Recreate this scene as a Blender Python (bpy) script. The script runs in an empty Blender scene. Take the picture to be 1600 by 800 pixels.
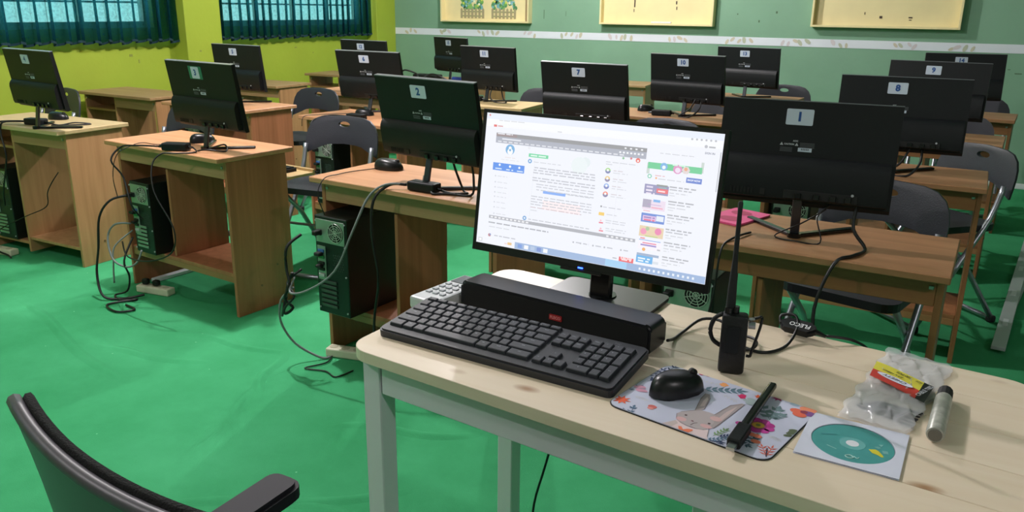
import bpy, bmesh, math, random
from mathutils import Vector, Matrix
random.seed(7)
scene = bpy.context.scene
C = scene.collection
R = math.radians

# ------------------------------------------------------------------ camera
cam = bpy.data.cameras.new('camera')
cam.sensor_width = 36.0
cam.lens = 1266.5 / 1600 * 36.0
cam.clip_start = 0.05
cam_o = bpy.data.objects.new('camera', cam)
C.objects.link(cam_o)
rt = Vector((0.87530875, 0.4834044, 0.01244093))
up = Vector((-0.15187767, 0.25039985, 0.95615537))
fw = Vector((-0.4590945, 0.83882066, -0.29259551))
m = Matrix.Identity(4)
for i in range(3):
    m[i][0], m[i][1], m[i][2] = rt[i], up[i], -fw[i]
m[0][3], m[1][3], m[2][3] = 0.0, 0.0, 1.3887
cam_o.matrix_world = m
scene.camera = cam_o

# ------------------------------------------------------------------ world, lights, exposure
world = bpy.data.worlds.new('world')
scene.world = world
world.use_nodes = True
bg = world.node_tree.nodes['Background']
bg.inputs[0].default_value = (0.80, 0.92, 1.0, 1)
bg.inputs[1].default_value = 3.0
vs = scene.view_settings
vs.view_transform = 'Standard'
vs.look = 'None'
vs.gamma = 1.0
vs.use_curve_mapping = False
vs.exposure = 0.18
LAMP_Z = 3.12
LAMPS = [(-3.1, 5.85, 200), (-3.1, 2.69, 215), (-3.1, -.47, 75), (2.5, -.5, 70)]     # bare ceiling bulbs
for lx, ly, lp in LAMPS:
    ld = bpy.data.lights.new('bulb_light', 'POINT')
    ld.shadow_soft_size = 0.05
    ld.energy = lp
    ld.color = (1.0, 0.93, 0.965)
    lo = bpy.data.objects.new('bulb_light', ld)
    lo.location = (lx, ly, LAMP_Z - 0.07)
    C.objects.link(lo)

# ------------------------------------------------------------------ materials
def srgb(h):
    h = h.lstrip('#')
    v = [int(h[i:i + 2], 16) / 255 for i in (0, 2, 4)]
    return tuple((c / 12.92 if c <= .04045 else ((c + .055) / 1.055) ** 2.4) for c in v) + (1.0,)

MATS = {}
def mat(name, col, rough=.5, metal=0.0, bump=0.0, bscale=200.0, var=0.0, vscale=6.0, coat=0.0, spec=.5, emit=None, estr=0.0, alpha=None, trans=0.0):
    if name in MATS:
        return MATS[name]
    M = bpy.data.materials.new(name)
    M.use_nodes = True
    nt = M.node_tree
    b = nt.nodes['Principled BSDF']
    c = srgb(col)
    b.inputs['Base Color'].default_value = c
    b.inputs['Roughness'].default_value = rough
    b.inputs['Metallic'].default_value = metal
    b.inputs['Specular IOR Level'].default_value = spec
    b.inputs['Coat Weight'].default_value = coat
    if trans:
        b.inputs['Transmission Weight'].default_value = trans
    if alpha is not None:
        b.inputs['Alpha'].default_value = alpha
    if emit:
        b.inputs['Emission Color'].default_value = srgb(emit)
        b.inputs['Emission Strength'].default_value = estr
    tc = nt.nodes.new('ShaderNodeTexCoord')
    if var > 0:
        n = nt.nodes.new('ShaderNodeTexNoise')
        n.inputs['Scale'].default_value = vscale
        n.inputs['Detail'].default_value = 4
        nt.links.new(tc.outputs['Object'], n.inputs['Vector'])
        r = nt.nodes.new('ShaderNodeValToRGB')
        r.color_ramp.elements[0].position = .3
        r.color_ramp.elements[1].position = .7
        r.color_ramp.elements[0].color = tuple(x * (1 - var) for x in c[:3]) + (1,)
        r.color_ramp.elements[1].color = tuple(min(1, x * (1 + var)) for x in c[:3]) + (1,)
        nt.links.new(n.outputs[0], r.inputs[0])
        nt.links.new(r.outputs[0], b.inputs['Base Color'])
    if bump > 0:
        n = nt.nodes.new('ShaderNodeTexNoise')
        n.inputs['Scale'].default_value = bscale
        n.inputs['Detail'].default_value = 3
        nt.links.new(tc.outputs['Object'], n.inputs['Vector'])
        bp = nt.nodes.new('ShaderNodeBump')
        bp.inputs['Strength'].default_value = bump
        bp.inputs['Distance'].default_value = .01
        nt.links.new(n.outputs[0], bp.inputs['Height'])
        nt.links.new(bp.outputs[0], b.inputs['Normal'])
    MATS[name] = M
    return M

def wood(name, light, dark, axis='x', scale=1.0, rough=.45, knots=False, contrast=.5):
    """Long stretched noise grain in object space along the given axis, plus optional dark knots."""
    if name in MATS:
        return MATS[name]
    M = bpy.data.materials.new(name)
    M.use_nodes = True
    nt = M.node_tree
    b = nt.nodes['Principled BSDF']
    b.inputs['Roughness'].default_value = rough
    tc = nt.nodes.new('ShaderNodeTexCoord')
    oi = nt.nodes.new('ShaderNodeObjectInfo')
    ad = nt.nodes.new('ShaderNodeVectorMath'); ad.operation = 'ADD'
    ml = nt.nodes.new('ShaderNodeVectorMath'); ml.operation = 'SCALE'
    ml.inputs['Scale'].default_value = 7.0
    cb = nt.nodes.new('ShaderNodeCombineXYZ')
    for k in range(3):
        nt.links.new(oi.outputs['Random'], cb.inputs[k])
    nt.links.new(cb.outputs[0], ml.inputs[0])
    nt.links.new(tc.outputs['Object'], ad.inputs[0])
    nt.links.new(ml.outputs[0], ad.inputs[1])
    mp = nt.nodes.new('ShaderNodeMapping')
    s = {'x': (1.2, 22, 22), 'y': (22, 1.2, 22), 'z': (22, 22, 1.2)}[axis]
    mp.inputs['Scale'].default_value = tuple(k * scale for k in s)
    nt.links.new(ad.outputs[0], mp.inputs['Vector'])
    n = nt.nodes.new('ShaderNodeTexNoise')
    n.inputs['Scale'].default_value = 1.0
    n.inputs['Detail'].default_value = 6
    n.inputs['Distortion'].default_value = .8
    nt.links.new(mp.outputs[0], n.inputs['Vector'])
    r = nt.nodes.new('ShaderNodeValToRGB')
    r.color_ramp.elements[0].position = .5 - contrast * .5
    r.color_ramp.elements[1].position = .5 + contrast * .35
    r.color_ramp.elements[0].color = srgb(dark)
    r.color_ramp.elements[1].color = srgb(light)
    nt.links.new(n.outputs[0], r.inputs[0])
    last = r.outputs[0]
    if knots:
        mk = nt.nodes.new('ShaderNodeMapping')
        mk.inputs['Scale'].default_value = (3.2, 6.5, 3)
        nt.links.new(ad.outputs[0], mk.inputs['Vector'])
        v = nt.nodes.new('ShaderNodeTexVoronoi')
        v.inputs['Scale'].default_value = 1.0
        nt.links.new(mk.outputs[0], v.inputs['Vector'])
        kr = nt.nodes.new('ShaderNodeValToRGB')
        kr.color_ramp.elements[0].position = .025
        kr.color_ramp.elements[1].position = .10
        kr.color_ramp.elements[0].color = (0, 0, 0, 1)
        kr.color_ramp.elements[1].color = (1, 1, 1, 1)
        nt.links.new(v.outputs['Distance'], kr.inputs[0])
        mx = nt.nodes.new('ShaderNodeMixRGB')
        mx.inputs[1].default_value = srgb('9a6a3c')
        nt.links.new(kr.outputs[0], mx.inputs[0])
        nt.links.new(last, mx.inputs[2])
        last = mx.outputs[0]
    nt.links.new(last, b.inputs['Base Color'])
    bp = nt.nodes.new('ShaderNodeBump')
    bp.inputs['Strength'].default_value = .06
    bp.inputs['Distance'].default_value = .004
    nt.links.new(n.outputs[0], bp.inputs['Height'])
    nt.links.new(bp.outputs[0], b.inputs['Normal'])
    MATS[name] = M
    return M

def carpet():
    M = bpy.data.materials.new('green_carpet')
    M.use_nodes = True
    nt = M.node_tree
    b = nt.nodes['Principled BSDF']
    b.inputs['Roughness'].default_value = .95
    b.inputs['Specular IOR Level'].default_value = .1
    tc = nt.nodes.new('ShaderNodeTexCoord')
    n = nt.nodes.new('ShaderNodeTexNoise'); n.inputs['Scale'].default_value = 2.2; n.inputs['Detail'].default_value = 8
    n.inputs['Roughness'].default_value = .6
    nt.links.new(tc.outputs['Object'], n.inputs['Vector'])
    r = nt.nodes.new('ShaderNodeValToRGB')
    r.color_ramp.elements[0].position = .3; r.color_ramp.elements[1].position = .72
    r.color_ramp.elements[0].color = srgb('37945f'); r.color_ramp.elements[1].color = srgb('4bab76')
    nt.links.new(n.outputs[0], r.inputs[0])
    # small pale specks of lint
    v = nt.nodes.new('ShaderNodeTexVoronoi'); v.inputs['Scale'].default_value = 9
    nt.links.new(tc.outputs['Object'], v.inputs['Vector'])
    k = nt.nodes.new('ShaderNodeValToRGB')
    k.color_ramp.elements[0].position = .02; k.color_ramp.elements[1].position = .035
    k.color_ramp.elements[0].color = (1, 1, 1, 1); k.color_ramp.elements[1].color = (0, 0, 0, 1)
    nt.links.new(v.outputs['Distance'], k.inputs[0])
    mx = nt.nodes.new('ShaderNodeMixRGB'); mx.inputs[2].default_value = srgb('7fc79a')
    nt.links.new(k.outputs[0], mx.inputs[0]); nt.links.new(r.outputs[0], mx.inputs[1])
    nt.links.new(mx.outputs[0], b.inputs['Base Color'])
    n2 = nt.nodes.new('ShaderNodeTexNoise'); n2.inputs['Scale'].default_value = 260; n2.inputs['Detail'].default_value = 2
    nt.links.new(tc.outputs['Object'], n2.inputs['Vector'])
    bp = nt.nodes.new('ShaderNodeBump'); bp.inputs['Strength'].default_value = .35; bp.inputs['Distance'].default_value = .004
    nt.links.new(n2.outputs[0], bp.inputs['Height']); nt.links.new(bp.outputs[0], b.inputs['Normal'])
    return M

def wallpaint(name, col, var=.06):
    M = mat(name, col, rough=.55, var=var, vscale=1.6, bump=.12, bscale=30, spec=.35)
    return M

def curtain_mat():
    M = bpy.data.materials.new('teal_curtain_cloth')
    M.use_nodes = True
    nt = M.node_tree
    out = nt.nodes['Material Output']
    nt.nodes.remove(nt.nodes['Principled BSDF'])
    d = nt.nodes.new('ShaderNodeBsdfDiffuse'); d.inputs[0].default_value = srgb('0b1f2c')
    t = nt.nodes.new('ShaderNodeBsdfTranslucent'); t.inputs[0].default_value = srgb('256f78')
    tp = nt.nodes.new('ShaderNodeBsdfTransparent'); tp.inputs[0].default_value = srgb('9fe6dc')
    tc = nt.nodes.new('ShaderNodeTexCoord')
    w = nt.nodes.new('ShaderNodeTexNoise'); w.inputs['Scale'].default_value = 60
    nt.links.new(tc.outputs['Object'], w.inputs['Vector'])
    a = nt.nodes.new('ShaderNodeMixShader'); a.inputs[0].default_value = .45
    nt.links.new(d.outputs[0], a.inputs[1]); nt.links.new(t.outputs[0], a.inputs[2])
    c2 = nt.nodes.new('ShaderNodeMixShader')
    mr = nt.nodes.new('ShaderNodeMapRange')
    mr.inputs[1].default_value = .3; mr.inputs[2].default_value = .7; mr.inputs[3].default_value = .23; mr.inputs[4].default_value = .30
    nt.links.new(w.outputs[0], mr.inputs[0]); nt.links.new(mr.outputs[0], c2.inputs[0])
    nt.links.new(a.outputs[0], c2.inputs[1]); nt.links.new(tp.outputs[0], c2.inputs[2])
    nt.links.new(c2.outputs[0], out.inputs[0])
    return M

def film_mat(name, tint, amount, rough=.12):
    """thin clear plastic: mostly transparent, glossy"""
    M = bpy.data.materials.new(name)
    M.use_nodes = True
    nt = M.node_tree
    out = nt.nodes['Material Output']
    b = nt.nodes['Principled BSDF']
    b.inputs['Base Color'].default_value = srgb(tint)
    b.inputs['Roughness'].default_value = rough
    t = nt.nodes.new('ShaderNodeBsdfTransparent')
    mx = nt.nodes.new('ShaderNodeMixShader'); mx.inputs[0].default_value = amount
    nt.links.new(t.outputs[0], mx.inputs[1]); nt.links.new(b.outputs[0], mx.inputs[2])
    nt.links.new(mx.outputs[0], out.inputs[0])
    MATS[name] = M
    return M

def print_mat(name, emissive=0.0, rough=.5):
    M = bpy.data.materials.new(name)
    M.use_nodes = True
    nt = M.node_tree
    b = nt.nodes['Principled BSDF']
    at = nt.nodes.new('ShaderNodeAttribute'); at.attribute_name = 'ink'
    b.inputs['Roughness'].default_value = rough
    if emissive:
        b.inputs['Base Color'].default_value = (0.01, 0.01, 0.01, 1)
        nt.links.new(at.outputs['Color'], b.inputs['Emission Color'])
        b.inputs['Emission Strength'].default_value = emissive
    else:
        nt.links.new(at.outputs['Color'], b.inputs['Base Color'])
    return M

# ------------------------------------------------------------------ mesh helpers
class MB:
    def __init__(s):
        s.bm = bmesh.new()
    def box(s, c, size, rot=None, bev=0.0, seg=1):
        r = bmesh.ops.create_cube(s.bm, size=1.0)
        vs_ = r['verts']
        M = Matrix.Translation(c) @ (rot.to_4x4() if rot is not None else Matrix.Identity(4)) @ Matrix.Diagonal((*size, 1))
        bmesh.ops.transform(s.bm, matrix=M, verts=vs_)
        if bev > 0:
            es = list({e for v in vs_ for e in v.link_edges})
            bmesh.ops.bevel(s.bm, geom=es, offset=bev, segments=seg, affect='EDGES', profile=.5)
        return s
    def span(s, x0, x1, y0, y1, z0, z1, bev=0.0, seg=1):
        return s.box(((x0 + x1) / 2, (y0 + y1) / 2, (z0 + z1) / 2), (abs(x1 - x0), abs(y1 - y0), abs(z1 - z0)), None, bev, seg)
    def cyl(s, p0, p1, r0, r1=None, n=12, cap=True):
        p0, p1 = Vector(p0), Vector(p1)
        d = p1 - p0
        r1 = r0 if r1 is None else r1
        M = Matrix.Translation((p0 + p1) / 2) @ d.to_track_quat('Z', 'Y').to_matrix().to_4x4()
        bmesh.ops.create_cone(s.bm, cap_ends=cap, segments=n, radius1=r0, radius2=r1, depth=d.length, matrix=M)
        return s
    def tube(s, pts, r, n=8, closed=False, smooth=True, sub=4):
        P_ = [Vector(p) for p in pts]
        if smooth and len(P_) > 2:
            Q = []
            L_ = len(P_)
            rng = range(L_) if closed else range(L_ - 1)
            for i in rng:
                if closed:
                    a, b, c, d = P_[(i - 1) % L_], P_[i], P_[(i + 1) % L_], P_[(i + 2) % L_]
                else:
                    a, b, c, d = P_[max(i - 1, 0)], P_[i], P_[i + 1], P_[min(i + 2, L_ - 1)]
                for k in range(sub):
                    t = k / sub
                    Q.append(.5 * ((2 * b) + (c - a) * t + (2 * a - 5 * b + 4 * c - d) * t * t + (3 * b - a - 3 * c + d) * t ** 3))
            if not closed:
                Q.append(P_[-1])
            P_ = Q
        rings = []
        L_ = len(P_)
        up_ = Vector((0, 0, 1))
        for i, p in enumerate(P_):
            if closed:
                t = P_[(i + 1) % L_] - P_[i - 1]
            else:
                t = P_[min(i + 1, L_ - 1)] - P_[max(i - 1, 0)]
            if t.length < 1e-9:
                t = Vector((0, 0, 1))
            t.normalize()
            u = t.cross(up_)
            if u.length < .05:
                u = t.cross(Vector((1, 0, 0)))
            u.normalize()
            w = t.cross(u)
            if rings and u.dot(lastu) < 0:
                u, w = -u, -w
            lastu = u
            rr = r[min(i, len(r) - 1)] if isinstance(r, (list, tuple)) else r
            rings.append([s.bm.verts.new(p + u * rr * math.cos(2 * math.pi * k / n) + w * rr * math.sin(2 * math.pi * k / n)) for k in range(n)])
        m_ = L_ if closed else L_ - 1
        for i in range(m_):
            a, b = rings[i], rings[(i + 1) % L_]
            for k in range(n):
                s.bm.faces.new((a[k], a[(k + 1) % n], b[(k + 1) % n], b[k]))
        if not closed:
            s.bm.faces.new(rings[0]); s.bm.faces.new(rings[-1])
        return s
    def prism(s, prof, h0, h1, M=None, bev=0):
        """polygon prof [(a,b)] extruded along local z from h0 to h1; M maps to place"""
        M = M or Matrix.Identity(4)
        n = len(prof)
        lo = [s.bm.verts.new(M @ Vector((a, b, h0))) for a, b in prof]
        hi = [s.bm.verts.new(M @ Vector((a, b, h1))) for a, b in prof]
        s.bm.faces.new(lo[::-1]); s.bm.faces.new(hi)
        for i in range(n):
            s.bm.faces.new((lo[i], lo[(i + 1) % n], hi[(i + 1) % n], hi[i]))
        return s
    def lathe(s, prof, c=(0, 0, 0), n=20, axis=None):
        M = Matrix.Translation(c)
        if axis is not None:
            M = M @ Vector(axis).to_track_quat('Z', 'Y').to_matrix().to_4x4()
        rings = [[s.bm.verts.new(M @ Vector((r * math.cos(2 * math.pi * k / n), r * math.sin(2 * math.pi * k / n), z))) for k in range(n)] for r, z in prof]
        for a, b in zip(rings, rings[1:]):
            for k in range(n):
                s.bm.faces.new((a[k], a[(k + 1) % n], b[(k + 1) % n], b[k]))
        s.bm.faces.new(rings[0][::-1]); s.bm.faces.new(rings[-1])
        return s
    def grid(s, f, nu, nv, thick=0.0):
        """surface f(u,v)->point, u,v in 0..1"""
        g = [[s.bm.verts.new(f(i / nu, j / nv)) for j in range(nv + 1)] for i in range(nu + 1)]
        for i in range(nu):
            for j in range(nv):
                s.bm.faces.new((g[i][j], g[i + 1][j], g[i + 1][j + 1], g[i][j + 1]))
        return s
    def mesh(s, name, smooth=False):
        bmesh.ops.recalc_face_normals(s.bm, faces=s.bm.faces)
        me = bpy.data.meshes.new(name)
        s.bm.to_mesh(me)
        s.bm.free()
        if smooth:
            for p in me.polygons:
                p.use_smooth = True
        return me

def obj(name, mb, m_, parent=None, smooth=False, loc=None, rot=None):
    me = mb if isinstance(mb, bpy.types.Mesh) else mb.mesh(name, smooth)
    if m_ is not None and not me.materials:
        me.materials.append(m_)
    o = bpy.data.objects.new(name, me)
    C.objects.link(o)
    if parent is not None:
        o.parent = parent
    if loc is not None:
        o.location = loc
    if rot is not None:
        o.rotation_euler = rot
    return o

def autosmooth(o, angle=40):
    me = o.data
    for p in me.polygons:
        p.use_smooth = True
    me.set_sharp_from_angle(angle=R(angle))
    return o

def tag(o, label, cat, group=None, kind=None):
    o['label'] = label
    o['category'] = cat
    if group: o['group'] = group
    if kind: o['kind'] = kind
    return o

def thing(name, label, cat, loc=(0, 0, 0), rz=0.0, group=None, kind=None):
    o = bpy.data.objects.new(name, None)
    o.empty_display_size = .05
    C.objects.link(o)
    o.location = loc
    o.rotation_euler = (0, 0, rz)
    return tag(o, label, cat, group, kind)

def struct(name, mb, m_, label=None, parent=None, smooth=False):
    o = obj(name, mb, m_, parent, smooth)
    if parent is None:
        o['kind'] = 'structure'
    if label:
        o['label'] = label
    return o

FONT_CACHE = {}
def lettering(name, text, size, m_, parent, loc, rot=(0, 0, 0), bold=0.0, sx=1.0):
    """flat printed text as a mesh in the local XY plane, centred"""
    key = (text, size, bold, sx)
    if key in FONT_CACHE:
        me = FONT_CACHE[key].copy()
        me.materials.clear()
    else:
        cu = bpy.data.curves.new('text', 'FONT')
        cu.body = text
        cu.size = size
        cu.align_x = 'CENTER'; cu.align_y = 'CENTER'
        cu.offset = bold
        cu.resolution_u = 2
        to = bpy.data.objects.new('text', cu)
        C.objects.link(to)
        dg = bpy.context.evaluated_depsgraph_get()
        me = bpy.data.meshes.new_from_object(to.evaluated_get(dg))
        bpy.data.objects.remove(to)
        me.materials.clear()
        if sx != 1.0:
            for v_ in me.vertices:
                v_.co.x *= sx
        FONT_CACHE[key] = me
    me.materials.append(m_)
    o = bpy.data.objects.new(name, me)
    C.objects.link(o)
    o.parent = parent
    o.location = loc
    o.rotation_euler = rot
    return o

def print_mesh(name, data, parent, m_, tf, step, loc=(0, 0, 0), rot=(0, 0, 0), pale=0.0):
    """flat printed artwork: coloured polygons in thin layers"""
    vs_, fs, cols = [], [], []
    for item in data.split(';'):
        head, pts = item.split(':')
        l = int(head[0]); col = srgb(head[1:])
        if pale:
            col = tuple(c + (1 - c) * pale * (.4 + .6 * (1 - (max(col[:3]) - min(col[:3])))) for c in col[:3]) + (1.0,)
        q = [tuple(float(t) for t in p.split(',')) for p in pts.split(' ')]
        if len(q) == 2:
            (a, b), (c, d) = q
            q = [(a, b), (c, b), (c, d), (a, d)]
        q = [tf(*p) for p in q]
        area = sum(q[i][0] * q[(i + 1) % len(q)][1] - q[(i + 1) % len(q)][0] * q[i][1] for i in range(len(q)))
        if abs(area) < 1e-9:
            continue
        if area < 0:
            q = q[::-1]
        b0 = len(vs_)
        vs_ += [(x, y, l * step + (len(fs) % 8) * step / 9) for x, y in q]
        fs.append(tuple(range(b0, b0 + len(q))))
        cols += [col] * len(q)
    me = bpy.data.meshes.new(name)
    me.from_pydata(vs_, [], fs)
    at = me.color_attributes.new('ink', 'FLOAT_COLOR', 'POINT')
    for i, c in enumerate(cols):
        at.data[i].color = c
    me.materials.append(m_)
    o = bpy.data.objects.new(name, me)
    C.objects.link(o)
    o.parent = parent
    o.location = loc; o.rotation_euler = rot
    return o

def rrect(w, h, r, n=4):
    pts = []
    for cx, cy, a0 in ((w / 2 - r, h / 2 - r, 0), (-w / 2 + r, h / 2 - r, 90), (-w / 2 + r, -h / 2 + r, 180), (w / 2 - r, -h / 2 + r, 270)):
        for k in range(n + 1):
            a = R(a0 + 90 * k / n)
            pts.append((cx + r * math.cos(a), cy + r * math.sin(a)))
    return pts

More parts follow.
